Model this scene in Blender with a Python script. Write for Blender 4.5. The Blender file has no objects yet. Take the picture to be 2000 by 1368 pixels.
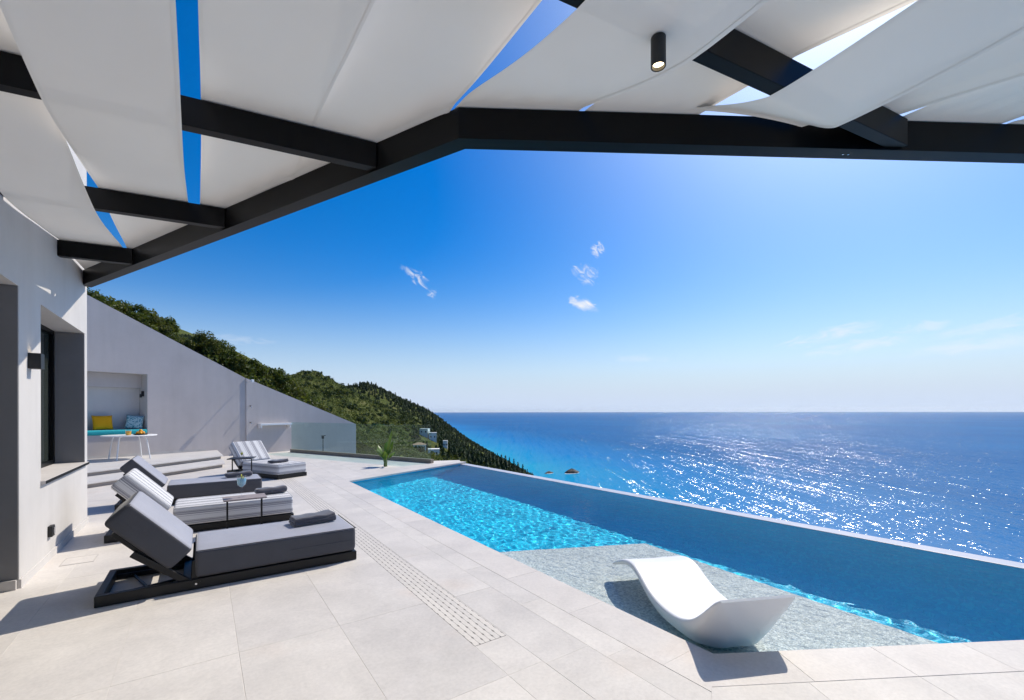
import bpy, bmesh, math, random
import numpy as np
from mathutils import Vector, Matrix
R = math.radians
random.seed(7); rng = np.random.default_rng(11)
SC = bpy.context.scene
COL = SC.collection

# ------------------------------------------------------------------ camera
EYE = 1.5
YAW = R(34.815)                       # the camera looks 34.8 deg to the right of the +Y house axis
cam_d = bpy.data.cameras.new('camera')
cam_d.sensor_width = 36.0
cam_d.lens = 870.0 / 2000.0 * 36.0
cam_d.shift_y = 119.0 / 2000.0
cam_d.clip_start = 0.05
cam_d.clip_end = 200000.0
cam = bpy.data.objects.new('camera', cam_d)
COL.objects.link(cam)
cam.location = (0, 0, EYE)
cam.rotation_euler = (R(90), R(0.12), -YAW)
SC.camera = cam

# ------------------------------------------------------------------ sky, sun, exposure
SUN_AZ, SUN_EL = R(15.5), R(47.5)     # azimuth from +X towards +Y
world = bpy.data.worlds.new('World')
SC.world = world
world.use_nodes = True
wn, wl = world.node_tree.nodes, world.node_tree.links
wn.clear()
w_out = wn.new('ShaderNodeOutputWorld')
w_bg = wn.new('ShaderNodeBackground')
w_bg.inputs['Strength'].default_value = 0.115
sky = wn.new('ShaderNodeTexSky')
sky.sky_type = 'NISHITA'
sky.sun_disc = False
sky.sun_elevation = SUN_EL
sky.sun_rotation = R(90) - SUN_AZ
sky.altitude = 100
sky.air_density = 1.0
sky.dust_density = 1.45
sky.ozone_density = 1.6
hs = wn.new('ShaderNodeHueSaturation')
hs.inputs['Saturation'].default_value = 1.9
wl.new(sky.outputs[0], hs.inputs['Color'])

def wmath(op, a, b=None, clamp=False):
    n = wn.new('ShaderNodeMath'); n.operation = op; n.use_clamp = clamp
    for i, v in enumerate((a, b)):
        if v is None: continue
        if isinstance(v, (int, float)): n.inputs[i].default_value = v
        else: wl.new(v, n.inputs[i])
    return n.outputs[0]

# thin fair-weather clouds: noise seen through a few soft cloud banks placed by direction
tc = wn.new('ShaderNodeTexCoord')
def cloud_bank(px, py, w, h, tilt, seed, dens, lo, scale):
    """bank centred on a direction, given as tangents of azimuth/elevation, w/h half sizes"""
    az, el = px, py; w, h = w * 1.22, h * 1.22
    fwd = Vector((math.sin(YAW), math.cos(YAW), 0)); rgt = Vector((math.cos(YAW), -math.sin(YAW), 0))
    d = (fwd + rgt * az + Vector((0, 0, el))).normalized()
    u = d.cross(Vector((0, 0, 1))).normalized(); v = u.cross(d).normalized()
    u2 = u * math.cos(tilt) + v * math.sin(tilt); v2 = v * math.cos(tilt) - u * math.sin(tilt)
    def dot(vec):
        n = wn.new('ShaderNodeVectorMath'); n.operation = 'DOT_PRODUCT'
        wl.new(tc.outputs['Generated'], n.inputs[0]); n.inputs[1].default_value = vec
        return n.outputs['Value']
    a = wmath('DIVIDE', dot(u2), w); b = wmath('DIVIDE', dot(v2), h)
    r2 = wmath('ADD', wmath('MULTIPLY', a, a), wmath('MULTIPLY', b, b))
    m = wmath('SUBTRACT', 1.0, r2, True)
    m = wmath('MULTIPLY', m, wmath('GREATER_THAN', dot(d), 0.5))
    cx = wn.new('ShaderNodeCombineXYZ')
    wl.new(wmath('MULTIPLY', a, scale), cx.inputs[0]); wl.new(wmath('MULTIPLY', b, scale * max(h / w * 1.6, .5)), cx.inputs[1])
    cx.inputs[2].default_value = seed
    nz = wn.new('ShaderNodeTexNoise'); nz.inputs['Scale'].default_value = 1.0
    nz.inputs['Detail'].default_value = 5; nz.inputs['Roughness'].default_value = .5; nz.inputs['Distortion'].default_value = 1.0
    wl.new(cx.outputs[0], nz.inputs['Vector'])
    val = wmath('ADD', nz.outputs[0], wmath('MULTIPLY', wmath('POWER', m, 1.3), .34))
    mr = wn.new('ShaderNodeMapRange'); mr.interpolation_type = 'SMOOTHSTEP'
    mr.inputs['From Min'].default_value = lo + .20; mr.inputs['From Max'].default_value = lo + .66
    wl.new(val, mr.inputs['Value'])
    return wmath('MULTIPLY', wmath('MULTIPLY', mr.outputs[0], wmath('MULTIPLY', m, 2.5, True), True), dens)
banks = [cloud_bank(-.212, .298, .048, .015, R(-36), 1.3, 1.0, .44, 2.6),
         cloud_bank(-.178, .262, .012, .010, R(0), 4.3, .6, .40, 1.6),
         cloud_bank(.160, .240, .036, .014, R(-18), 2.1, 1.1, .36, 1.6),
         cloud_bank(.165, .310, .042, .024, R(-38), 7.7, .75, .44, 2.6),
         cloud_bank(.192, .362, .016, .016, R(-60), 5.2, .8, .38, 1.6),
         cloud_bank(.73, .172, .085, .014, R(9), 9.4, .55, .34, 2.2),
         cloud_bank(.78, .145, .080, .012, R(6), 3.7, .40, .34, 2.2),
         cloud_bank(.92, .186, .040, .011, R(4), 8.8, .35, .36, 1.6),
         cloud_bank(1.10, .195, .075, .011, R(8), 6.2, .35, .34, 2.0),
         cloud_bank(1.08, .150, .110, .012, R(4), 1.9, .35, .34, 2.4),
         cloud_bank(-.60, .160, .06, .010, R(-2), 6.9, .25, .36, 2.0),
         cloud_bank(.29, .118, .06, .010, R(-2), 5.9, .25, .36, 2.0)]
cs = banks[0]
for b in banks[1:]: cs = wmath('ADD', cs, b, True)
mix = wn.new('ShaderNodeMixRGB'); mix.blend_type = 'MIX'
mix.inputs[2].default_value = (7.9, 8.0, 8.4, 1)
# sea haze: the air pales evenly towards the horizon, all the way round
sp_ = wn.new('ShaderNodeSeparateXYZ'); wl.new(tc.outputs['Generated'], sp_.inputs[0])
hz = wmath('POWER', 2.718, wmath('MULTIPLY', wmath('POWER', wmath('ABSOLUTE', sp_.outputs[2]), 1.7), -1 / .15 ** 1.7))
tint = wn.new('ShaderNodeMixRGB'); tint.blend_type = 'MULTIPLY'; tint.inputs[0].default_value = 1.0; tint.inputs[2].default_value = (.74, .97, 1.16, 1)   # deep polarised blue
wl.new(hs.outputs[0], tint.inputs[1])
hzm = wn.new('ShaderNodeMixRGB'); hzm.inputs[2].default_value = (5.5, 6.5, 8.2, 1)
wl.new(hz, hzm.inputs[0]); wl.new(tint.outputs[0], hzm.inputs[1])
wl.new(cs, mix.inputs[0]); wl.new(hzm.outputs[0], mix.inputs[1])
wl.new(mix.outputs[0], w_bg.inputs['Color'])
wl.new(w_bg.outputs[0], w_out.inputs[0])

sun_d = bpy.data.lights.new('sun', 'SUN')
sun_d.energy = 4.5
sun_d.angle = R(0.53)
sun_d.color = (1.0, 0.925, 0.80)
sun = bpy.data.objects.new('sun', sun_d); COL.objects.link(sun)
sdir = Vector((math.cos(SUN_EL) * math.cos(SUN_AZ), math.cos(SUN_EL) * math.sin(SUN_AZ), math.sin(SUN_EL)))
sun.rotation_euler = sdir.to_track_quat('Z', 'Y').to_euler()
sun.location = sdir * 40
SC.view_settings.view_transform = 'Standard'
SC.view_settings.look = 'None'
SC.view_settings.exposure = 0.0
SC.view_settings.gamma = 1.0
SC.render.engine = 'CYCLES'
SC.cycles.use_denoising = True
SC.cycles.max_bounces = 8
SC.cycles.use_adaptive_sampling = True
SC.cycles.adaptive_threshold = 0.02
SC.cycles.volume_bounces = 0
SC.cycles.transparent_max_bounces = 16
SC.cycles.sample_clamp_indirect = 6.0
try: SC.cycles.denoiser = 'OPENIMAGEDENOISE'
except Exception: pass
CAUSTICS = True
if CAUSTICS:
    try: sun_d.cycles.is_caustics_light = True
    except Exception: pass

# ------------------------------------------------------------------ helpers
def tag(o, label=None, cat=None, group=None, kind=None):
    if label: o['label'] = label
    if cat: o['category'] = cat
    if group: o['group'] = group
    if kind: o['kind'] = kind
    return o

def empty(name, loc=(0, 0, 0), rz=0.0):
    o = bpy.data.objects.new(name, None)
    o.empty_display_size = .1
    o.location = loc; o.rotation_euler = (0, 0, rz)
    COL.objects.link(o)
    return o

def link(name, me, parent=None, loc=None, rot=None):
    o = bpy.data.objects.new(name, me)
    COL.objects.link(o)
    if parent: o.parent = parent
    if loc: o.location = loc
    if rot: o.rotation_euler = rot
    return o

class MB:
    """collects polygons; build() links them as one mesh object"""
    def __init__(s): s.v = []; s.f = []; s.uv = None
    def add(s, verts, faces):
        n = len(s.v); s.v += [tuple(v) for v in verts]; s.f += [tuple(i + n for i in f) for f in faces]; return s
    def box(s, x0, x1, y0, y1, z0, z1):
        return s.add([(x0, y0, z0), (x1, y0, z0), (x1, y1, z0), (x0, y1, z0), (x0, y0, z1), (x1, y0, z1), (x1, y1, z1), (x0, y1, z1)],
                     [(3, 2, 1, 0), (4, 5, 6, 7), (0, 1, 5, 4), (1, 2, 6, 5), (2, 3, 7, 6), (3, 0, 4, 7)])
    def prism(s, poly, z0, z1):
        n = len(poly)
        vs = [(p[0], p[1], z0) for p in poly] + [(p[0], p[1], z1) for p in poly]
        fs = [tuple(range(n - 1, -1, -1)), tuple(range(n, 2 * n))] + [(i, (i + 1) % n, n + (i + 1) % n, n + i) for i in range(n)]
        return s.add(vs, fs)
    def tile(s, poly, z0, z1, b=.003):
        """prism with a small chamfer round the top edge (ccw convex poly)"""
        n = len(poly); cxy = (sum(p[0] for p in poly) / n, sum(p[1] for p in poly) / n)
        def inset(p, d):
            dx, dy = cxy[0] - p[0], cxy[1] - p[1]; L = math.hypot(dx, dy) or 1
            return (p[0] + dx / L * d, p[1] + dy / L * d)
        vs = [(p[0], p[1], z0) for p in poly] + [(p[0], p[1], z1 - b) for p in poly] + [inset(p, b * 1.4) + (z1,) for p in poly]
        fs = [tuple(range(n - 1, -1, -1)), tuple(range(2 * n, 3 * n))]
        for k in (0, 1):
            fs += [(k * n + i, k * n + (i + 1) % n, (k + 1) * n + (i + 1) % n, (k + 1) * n + i) for i in range(n)]
        return s.add(vs, fs)
    def bar(s, a, b, w, h, up=(0, 0, 1)):
        """box-section bar from a to b (centre line), w across, h along up"""
        a, b = Vector(a), Vector(b); d = (b - a).normalized(); u = Vector(up)
        side = d.cross(u).normalized(); u = side.cross(d).normalized()
        vs = []
        for p in (a, b):
            for i, j in ((-1, -1), (1, -1), (1, 1), (-1, 1)): vs.append(p + side * (w / 2 * i) + u * (h / 2 * j))
        return s.add(vs, [(0, 1, 2, 3)[::-1], (4, 5, 6, 7), (0, 1, 5, 4), (1, 2, 6, 5), (2, 3, 7, 6), (3, 0, 4, 7)][0:6])
    def tube(s, pts, r, n=8, cap=True):
        pts = [Vector(p) for p in pts]; rs = r if isinstance(r, (list, tuple)) else [r] * len(pts)
        base = len(s.v); ref = None
        for i, p in enumerate(pts):
            d = (pts[min(i + 1, len(pts) - 1)] - pts[max(i - 1, 0)]).normalized()
            if ref is None: ref = Vector((0, 0, 1)) if abs(d.z) < .9 else Vector((1, 0, 0))
            a = d.cross(ref).normalized(); b = d.cross(a).normalized(); ref = -b if False else ref
            for k in range(n):
                t = 2 * math.pi * k / n
                s.v.append(tuple(p + a * (rs[i] * math.cos(t)) + b * (rs[i] * math.sin(t))))
        for i in range(len(pts) - 1):
            for k in range(n):
                s.f.append((base + i * n + k, base + i * n + (k + 1) % n, base + (i + 1) * n + (k + 1) % n, base + (i + 1) * n + k))
        if cap:
            s.f.append(tuple(base + k for k in range(n))[::-1]); s.f.append(tuple(base + (len(pts) - 1) * n + k for k in range(n)))
        return s
    def lathe(s, prof, n=24, c=(0, 0, 0)):
        base = len(s.v)
        for (r, z) in prof:
            for k in range(n):
                t = 2 * math.pi * k / n; s.v.append((c[0] + r * math.cos(t), c[1] + r * math.sin(t), c[2] + z))
        for i in range(len(prof) - 1):
            for k in range(n):
                s.f.append((base + i * n + k, base + i * n + (k + 1) % n, base + (i + 1) * n + (k + 1) % n, base + (i + 1) * n + k))
        if prof[0][0] > 1e-5: s.f.append(tuple(base + k for k in range(n))[::-1])
        if prof[-1][0] > 1e-5: s.f.append(tuple(base + (len(prof) - 1) * n + k for k in range(n)))
        return s
    def mesh(s, name, mat, smooth=False, fix=True):
        me = bpy.data.meshes.new(name)
        me.from_pydata(s.v, [], s.f); me.materials.append(mat)
        if fix:
            bm = bmesh.new(); bm.from_mesh(me)
            bmesh.ops.recalc_face_normals(bm, faces=bm.faces); bm.to_mesh(me); bm.free()
        if smooth: me.shade_smooth()
        me.update()
        return me
    def build(s, name, mat, parent=None, smooth=False, loc=None, rot=None, auto=None, bevel=0):
        me = s.mesh(name, mat, smooth or auto is not None)
        if auto is not None:
            try: me.set_sharp_from_angle(angle=R(auto))
            except Exception: pass
        o = link(name, me, parent, loc, rot)
        if bevel:
            m = o.modifiers.new('bevel', 'BEVEL'); m.width = bevel; m.segments = 2; m.limit_method = 'ANGLE'
        return o

def clip(poly, p, q):
    """keep the part of a convex poly left of the line p->q"""
    out = []; n = len(poly)
    side = lambda a: (q[0] - p[0]) * (a[1] - p[1]) - (q[1] - p[1]) * (a[0] - p[0])
    for i in range(n):
        a, b = poly[i], poly[(i + 1) % n]; sa, sb = side(a), side(b)
        if sa >= 0: out.append(a)
        if sa * sb < 0:
            t = sa / (sa - sb); out.append((a[0] + t * (b[0] - a[0]), a[1] + t * (b[1] - a[1])))
    return out
def clip_poly(poly, region):
    for i in range(len(region)):
        poly = clip(poly, region[i], region[(i + 1) % len(region)])
        if len(poly) < 3: return []
    return poly
def area(poly):
    return .5 * sum(poly[i][0] * poly[(i + 1) % len(poly)][1] - poly[(i + 1) % len(poly)][0] * poly[i][1] for i in range(len(poly)))

# ------------------------------------------------------------------ materials
def new_mat(name):
    m = bpy.data.materials.new(name); m.use_nodes = True
    nt = m.node_tree; b = nt.nodes['Principled BSDF']
    return m, nt, b
def coords(nt, kind='Object'):
    return nt.nodes.new('ShaderNodeTexCoord').outputs[kind]
def noise(nt, vec, scale, detail=4, rough=.55, dist=0):
    n = nt.nodes.new('ShaderNodeTexNoise'); n.inputs['Scale'].default_value = scale
    n.inputs['Detail'].default_value = detail; n.inputs['Roughness'].default_value = rough; n.inputs['Distortion'].default_value = dist
    if vec is not None: nt.links.new(vec, n.inputs['Vector'])
    return n.outputs[0]
def ramp(nt, fac, stops, interp='LINEAR'):
    r = nt.nodes.new('ShaderNodeValToRGB'); r.color_ramp.interpolation = interp
    el = r.color_ramp.elements
    while len(el) < len(stops): el.new(.5)
    for e, (p, c) in zip(el, stops): e.position = p; e.color = (*c, 1) if len(c) == 3 else c
    if fac is not None: nt.links.new(fac, r.inputs[0])
    return r.outputs[0]
def mixc(nt, fac, a, b, mode='MIX'):
    n = nt.nodes.new('ShaderNodeMixRGB'); n.blend_type = mode
    for i, v in enumerate((fac, a, b)):
        if isinstance(v, (int, float)): n.inputs[i].default_value = v
        elif isinstance(v, tuple): n.inputs[i].default_value = (*v, 1) if len(v) == 3 else v
        else: nt.links.new(v, n.inputs[i])
    return n.outputs[0]
def bump(nt, b, h, strength, dist=.01, normal_in=None):
    n = nt.nodes.new('ShaderNodeBump'); n.inputs['Strength'].default_value = strength; n.inputs['Distance'].default_value = dist
    nt.links.new(h, n.inputs['Height'])
    if normal_in: nt.links.new(normal_in, n.inputs['Normal'])
    if b: nt.links.new(n.outputs[0], b.inputs['Normal'])
    return n.outputs[0]
def simple(name, col, rough=.5, var=.08, vscale=6, bscale=0, bstr=.2, bdist=.004, metallic=0, spec=.5, coat=0):
    m, nt, b = new_mat(name)
    c = coords(nt)
    d = tuple(max(0, x * (1 - var)) for x in col); l = tuple(min(1, x * (1 + var)) for x in col)
    nt.links.new(ramp(nt, noise(nt, c, vscale), [(.3, d), (.7, l)]), b.inputs['Base Color'])
    b.inputs['Roughness'].default_value = rough; b.inputs['Metallic'].default_value = metallic
    b.inputs['Specular IOR Level'].default_value = spec; b.inputs['Coat Weight'].default_value = coat
    if bscale: bump(nt, b, noise(nt, c, bscale, 5), bstr, bdist)
    return m

def plaster(name, col, bscale, bstr):
    m, nt, b = new_mat(name)
    geo = nt.nodes.new('ShaderNodeNewGeometry'); pos = geo.outputs['Position']
    mp = nt.nodes.new('ShaderNodeMapping'); mp.inputs['Scale'].default_value = (3.2, 3.2, .35); nt.links.new(pos, mp.inputs['Vector'])
    a = ramp(nt, noise(nt, pos, .9, 6, .65), [(.3, tuple(x * .93 for x in col)), (.7, tuple(x * 1.05 for x in col))])
    st = ramp(nt, noise(nt, mp.outputs[0], 1.0, 5, .6), [(.42, (1, 1, 1)), (.75, (.93, .925, .915))])
    nt.links.new(mixc(nt, 1, a, st, 'MULTIPLY'), b.inputs['Base Color']); b.inputs['Roughness'].default_value = .88; b.inputs['Specular IOR Level'].default_value = .2
    n1 = bump(nt, None, noise(nt, pos, 2.2, 3), .12, .03); bump(nt, b, noise(nt, pos, bscale, 5), bstr, .004, n1)
    return m
def tile_mat(name, col, var=.06, stain=True):
    m, nt, b = new_mat(name)
    oi = nt.nodes.new('ShaderNodeObjectInfo')
    geo = nt.nodes.new('ShaderNodeNewGeometry')
    off = nt.nodes.new('ShaderNodeVectorMath'); off.operation = 'ADD'
    sc = nt.nodes.new('ShaderNodeVectorMath'); sc.operation = 'SCALE'; sc.inputs['Scale'].default_value = 31.0
    comb = nt.nodes.new('ShaderNodeCombineXYZ')
    for i in range(3): nt.links.new(oi.outputs['Random'], comb.inputs[i])
    nt.links.new(comb.outputs[0], sc.inputs[0]); nt.links.new(geo.outputs['Position'], off.inputs[0]); nt.links.new(sc.outputs[0], off.inputs[1])
    v = off.outputs[0]
    d = tuple(x * (1 - var) for x in col); l = tuple(min(1, x * (1 + var)) for x in col)
    c1 = ramp(nt, noise(nt, v, 2.2, 6, .62, .6), [(.3, d), (.5, col), (.72, l)])
    fine = ramp(nt, noise(nt, v, 42, 4, .7), [(.25, (.90, .90, .90)), (.62, (1.03, 1.03, 1.03))])
    c2 = mixc(nt, 1.0, c1, fine, 'MULTIPLY')
    per = ramp(nt, oi.outputs['Random'], [(0, (.935, .935, .94)), (1, (1.03, 1.025, 1.015))])
    c3 = mixc(nt, 1.0, c2, per, 'MULTIPLY')
    if stain:
        st = ramp(nt, noise(nt, geo.outputs['Position'], .9, 3, .6), [(.58, (0, 0, 0)), (.74, (1, 1, 1))])
        c3 = mixc(nt, 1.0, c3, mixc(nt, st, (1, 1, 1), (1.0, .945, .90)), 'MULTIPLY')
        gr = ramp(nt, noise(nt, geo.outputs['Position'], 1.7, 7, .68, .9), [(.42, (1, 1, 1)), (.66, (.93, .93, .94))])
        c3 = mixc(nt, 1.0, c3, gr, 'MULTIPLY')
    nt.links.new(c3, b.inputs['Base Color'])
    b.inputs['Roughness'].default_value = .62; b.inputs['Specular IOR Level'].default_value = .35
    bump(nt, b, noise(nt, v, 60, 6, .7), .22, .003)
    return m

M = {}
M['tile'] = tile_mat('terrace tile', (.615, .578, .54), .09)
M['coping'] = tile_mat('coping stone', (.625, .583, .545), .07)
M['grout'] = simple('tile grout', (.66, .62, .58), .9, .06, 20)
M['grate'] = tile_mat('drain slat stone', (.62, .58, .535), .04, False)
M['drain_dark'] = simple('drain channel', (.13, .12, .11), .8)
M['plaster'] = plaster('white plaster', (.585, .56, .54), 170, .4)
M['grey_plaster'] = plaster('grey plaster', (.545, .495, .475), 120, .5)
M['jamb'] = simple('grey painted reveal', (.20, .195, .195), .85, .05, 3, 150, .3, .002, spec=.2)
M['skirting'] = simple('stone skirting', (.50, .47, .445), .7, .06, 4)
M['steel'] = simple('anthracite steel', (.003, .0034, .0042), .42, .15, 3, 220, .06, .001, spec=.16)
M['black'] = simple('black powder coat', (.010, .010, .011), .5, .2, 8)
M['frame_black'] = simple('black lounger frame', (.007, .007, .0075), .42, .2, 6, 160, .1, .001, spec=.35)
M['white_metal'] = simple('white lacquered metal', (.80, .80, .80), .35, .03, 5)
M['white_plastic'] = simple('white moulded resin', (.80, .795, .785), .34, .015, 2, 300, .04, .001, spec=.45)
M['gravel_soil'] = simple('dark planting soil', (.06, .055, .05), .95, .5, 60, 60, .9, .02)
M['shower_chrome'] = simple('brushed chrome', (.55, .56, .58), .25, .05, 5, metallic=1)

def schlick(nt, f0, top, normal=None):
    lw = nt.nodes.new('ShaderNodeLayerWeight'); lw.inputs['Blend'].default_value = .5
    if normal: nt.links.new(normal, lw.inputs['Normal'])
    p = nt.nodes.new('ShaderNodeMath'); p.operation = 'POWER'; p.inputs[1].default_value = 5.0; nt.links.new(lw.outputs['Facing'], p.inputs[0])
    q = nt.nodes.new('ShaderNodeMath'); q.operation = 'MULTIPLY_ADD'; q.inputs[1].default_value = top - f0; q.inputs[2].default_value = f0; nt.links.new(p.outputs[0], q.inputs[0])
    return q.outputs[0]
def glass_mat(name, tint, rough=0.0, refl=.9):
    """thin architectural glass: clear transmission with a Fresnel mirror on top"""
    m, nt, b = new_mat(name)
    nt.nodes.remove(b)
    tr = nt.nodes.new('ShaderNodeBsdfTransparent'); tr.inputs[0].default_value = (*tint, 1)
    gl = nt.nodes.new('ShaderNodeBsdfGlossy'); gl.inputs['Roughness'].default_value = rough; gl.inputs['Color'].default_value = (refl, refl, refl, 1)
    mx = nt.nodes.new('ShaderNodeMixShader')
    nt.links.new(schlick(nt, .035, .6), mx.inputs[0]); nt.links.new(tr.outputs[0], mx.inputs[1]); nt.links.new(gl.outputs[0], mx.inputs[2])
    nt.links.new(mx.outputs[0], nt.nodes['Material Output'].inputs[0])
    return m
M['glass'] = glass_mat('railing glass', (.84, .935, .91))
M['clear'] = glass_mat('drinking glass', (.97, .98, .985))
M['window'] = simple('dark window glass', (.035, .042, .038), .06, .1, 1, spec=.7)

def fabric(name, col, wscale=900, var=.07, sheen=.25, rough=.9, spec=.15):
    m, nt, b = new_mat(name)
    c = coords(nt)
    d = tuple(x * (1 - var) for x in col); l = tuple(min(1, x * (1 + var)) for x in col)
    base = ramp(nt, noise(nt, c, 5, 4), [(.3, d), (.7, l)])
    nt.links.new(mixc(nt, .35, base, ramp(nt, noise(nt, c, 420, 2), [(.35, tuple(x * .7 for x in col)), (.65, tuple(min(1, x * 1.25) for x in col))])), b.inputs['Base Color'])
    b.inputs['Roughness'].default_value = rough; b.inputs['Sheen Weight'].default_value = sheen; b.inputs['Sheen Roughness'].default_value = .35; b.inputs['Specular IOR Level'].default_value = spec
    h1 = noise(nt, c, wscale, 2); h2 = noise(nt, c, 9, 3)
    n1 = bump(nt, None, h2, .25, .012)
    bump(nt, b, h1, .25, .001, n1)
    return m
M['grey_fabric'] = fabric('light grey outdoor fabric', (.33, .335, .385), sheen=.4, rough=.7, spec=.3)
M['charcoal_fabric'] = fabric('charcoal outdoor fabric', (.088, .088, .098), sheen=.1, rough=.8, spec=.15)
M['towel'] = fabric('dark grey terry towel', (.10, .098, .115), 500, .2, .6)
M['teal_fabric'] = fabric('turquoise fabric', (.03, .36, .40))
M['yellow_fabric'] = fabric('yellow fabric', (.80, .36, .012))

def stripes():
    m, nt, b = new_mat('striped outdoor fabric')
    uv = nt.nodes.new('ShaderNodeUVMap'); sep = nt.nodes.new('ShaderNodeSeparateXYZ'); nt.links.new(uv.outputs[0], sep.inputs[0])
    n = nt.nodes.new('ShaderNodeMath'); n.operation = 'FRACT'; mu = nt.nodes.new('ShaderNodeMath'); mu.operation = 'MULTIPLY'; mu.inputs[1].default_value = 1 / .118
    nt.links.new(sep.outputs[1], mu.inputs[0]); nt.links.new(mu.outputs[0], n.inputs[0])
    W_, G_, D_ = (.62, .62, .635), (.30, .30, .33), (.15, .15, .17)
    col = ramp(nt, n.outputs[0], [(0, W_), (.34, D_), (.37, W_), (.41, G_), (.58, W_), (.62, G_), (.70, D_), (.73, W_), (.86, G_), (.90, W_)], 'CONSTANT')
    c = coords(nt)
    col = mixc(nt, .18, col, ramp(nt, noise(nt, c, 380, 2), [(.35, (.2, .2, .2)), (.65, (.8, .8, .8))]), 'OVERLAY')
    nt.links.new(col, b.inputs['Base Color']); b.inputs['Roughness'].default_value = .9; b.inputs['Specular IOR Level'].default_value = .15
    n1 = bump(nt, None, noise(nt, c, 8, 3), .25, .012)
    bump(nt, b, noise(nt, c, 800, 2), .25, .001, n1)
    return m
M['striped'] = stripes()

def shade_fabric():
    m, nt, b = new_mat('off-white shade cloth')
    nt.nodes.remove(b)
    c = coords(nt)
    col = ramp(nt, noise(nt, c, 1.3, 3), [(.3, (.85, .822, .775)), (.7, (.89, .862, .815))])
    df = nt.nodes.new('ShaderNodeBsdfDiffuse'); tl = nt.nodes.new('ShaderNodeBsdfTranslucent')
    nt.links.new(col, df.inputs[0]); tl.inputs[0].default_value = (.60, .59, .575, 1)
    mx = nt.nodes.new('ShaderNodeMixShader'); mx.inputs[0].default_value = .035
    nt.links.new(df.outputs[0], mx.inputs[1]); nt.links.new(tl.outputs[0], mx.inputs[2])
    nm = bump(nt, None, noise(nt, c, 700, 2), .2, .001)
    nt.links.new(nm, df.inputs['Normal'])
    nt.links.new(mx.outputs[0], nt.nodes['Material Output'].inputs[0])
    return m
M['shade'] = shade_fabric()

def emis(name, col, s):
    m, nt, b = new_mat(name)
    b.inputs['Base Color'].default_value = (*col, 1); b.inputs['Emission Color'].default_value = (*col, 1); b.inputs['Emission Strength'].default_value = s
    return m
M['lamp'] = emis('lit lamp lens', (1.0, .80, .50), 6.0)
# ------------------------------------------------------------------ the pool and terrace plan
PLX = 2.57
DANG = R(-30.5); DD = (math.cos(DANG), math.sin(DANG))
NL = (PLX, 1.54)
inf_x = lambda y: 6.6 - .038 * y
NR = (6.63, NL[1] - .589 * (6.63 - PLX))
FL = (PLX, 9.87)
FR = (6.163, 11.50)
WATER_Z, SHELF_Z, DEEP_Z = -.05, -.19, -1.30
SH_FAR_L, SH_FAR_R, SH_NEAR_R = (PLX, 4.30), (4.36, 3.48), (4.14, NL[1] - .589 * (4.14 - PLX))

# terrace slab (grout bed) in convex pieces round the pool
slab = MB()
OUT_NL = (NL[0] - 8 * .868, NL[1] - 8 * .497)
T0, T1 = -.25, -.0014
def out_pt(p, q, k): return (p[0] + (q[0] - p[0]) * k, p[1] + (q[1] - p[1]) * k)
NRo = (NR[0] + .26, NR[1] - .15)
slab.prism([(-4.2, 8.26), (-1.9, 8.26), (-1.9, 20), (-4.2, 20)], T0, T1)
slab.prism([(-1.9, -3.0), (PLX, -3.0), (PLX, 20.0), (-1.9, 20.0)], T0, T1)
slab.prism([(PLX, -3.0), (NRo[0], -3.0), NRo, NL], T0, T1)
FRo = (FR[0] + .26, FR[1] + .12)
slab.prism([FL, FR, (FR[0] + .3, FR[1] + .6), (5.7, 12.4), (2.95, 18.9), (PLX, 18.7)], T0, T1)
ground = slab.build('terrace_floor', M['grout'])
tag(ground, kind='structure')

def lay(region, origin, ang, sx, sy, ox, oy, mat, z1=0.0, th=.02, gap=.0013, name='floor_tile', holes=(), parent=None):
    """rectangular tiles (sx along ang, sy across) clipped to a convex region, each its own object"""
    ca, sa = math.cos(ang), math.sin(ang)
    us = [((p[0] - origin[0]) * ca + (p[1] - origin[1]) * sa, -(p[0] - origin[0]) * sa + (p[1] - origin[1]) * ca) for p in region]
    i0, i1 = math.floor((min(u[0] for u in us) - ox) / sx), math.ceil((max(u[0] for u in us) - ox) / sx)
    j0, j1 = math.floor((min(u[1] for u in us) - oy) / sy), math.ceil((max(u[1] for u in us) - oy) / sy)
    for i in range(i0, i1):
        for j in range(j0, j1):
            a, b, c_, d = ox + i * sx + gap / 2, ox + (i + 1) * sx - gap / 2, oy + j * sy + gap / 2, oy + (j + 1) * sy - gap / 2
            poly = [(a, c_), (b, c_), (b, d), (a, d)]
            poly = [(origin[0] + u * ca - v * sa, origin[1] + u * sa + v * ca) for u, v in poly]
            poly = clip_poly(poly, region)
            if len(poly) < 3 or area(poly) < .004: continue
            dz = random.uniform(-.0004, .0004)
            o = MB().tile(poly, z1 - th, z1 + dz, .0009).build(name, mat, parent or ground)
# main field: joints every .6 m along X and 1.16 m along Y
MIT = (NL[0] - 6 * math.cos(R(29.75)), NL[1] - 6 * math.sin(R(29.75)))     # mitre line running back from the pool corner
c1x = PLX - .345; c2x = c1x - .205
DRX0, DRX1, DRY0, DRY1 = 1.424, 1.668, 2.468, 12.3
def mit_y(x): return NL[1] + (x - NL[0]) * math.tan(R(29.75))
def field(x0, x1, y0=None, y1=20.0):
    reg = [(x0, mit_y(x0)), (x1, mit_y(x1)), (x1, y1), (x0, y1)] if y0 is None else [(x0, y0), (x1, y0), (x1, y1), (x0, y1)]
    return reg
XW = -1.28
lay(field(-1.9, .183, None, 19.2), (0, 0), 0, .6, 1.16, .183, 3.25, M['tile'])
lay(field(.185, .785, None, 19.2), (0, 0), 0, .6, 1.16, .185, 3.25, M['tile'])
lay(field(.787, DRX0 - .003, None, 19.2), (0, 0), 0, .636, 1.16, .786, 3.25, M['tile'])
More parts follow.
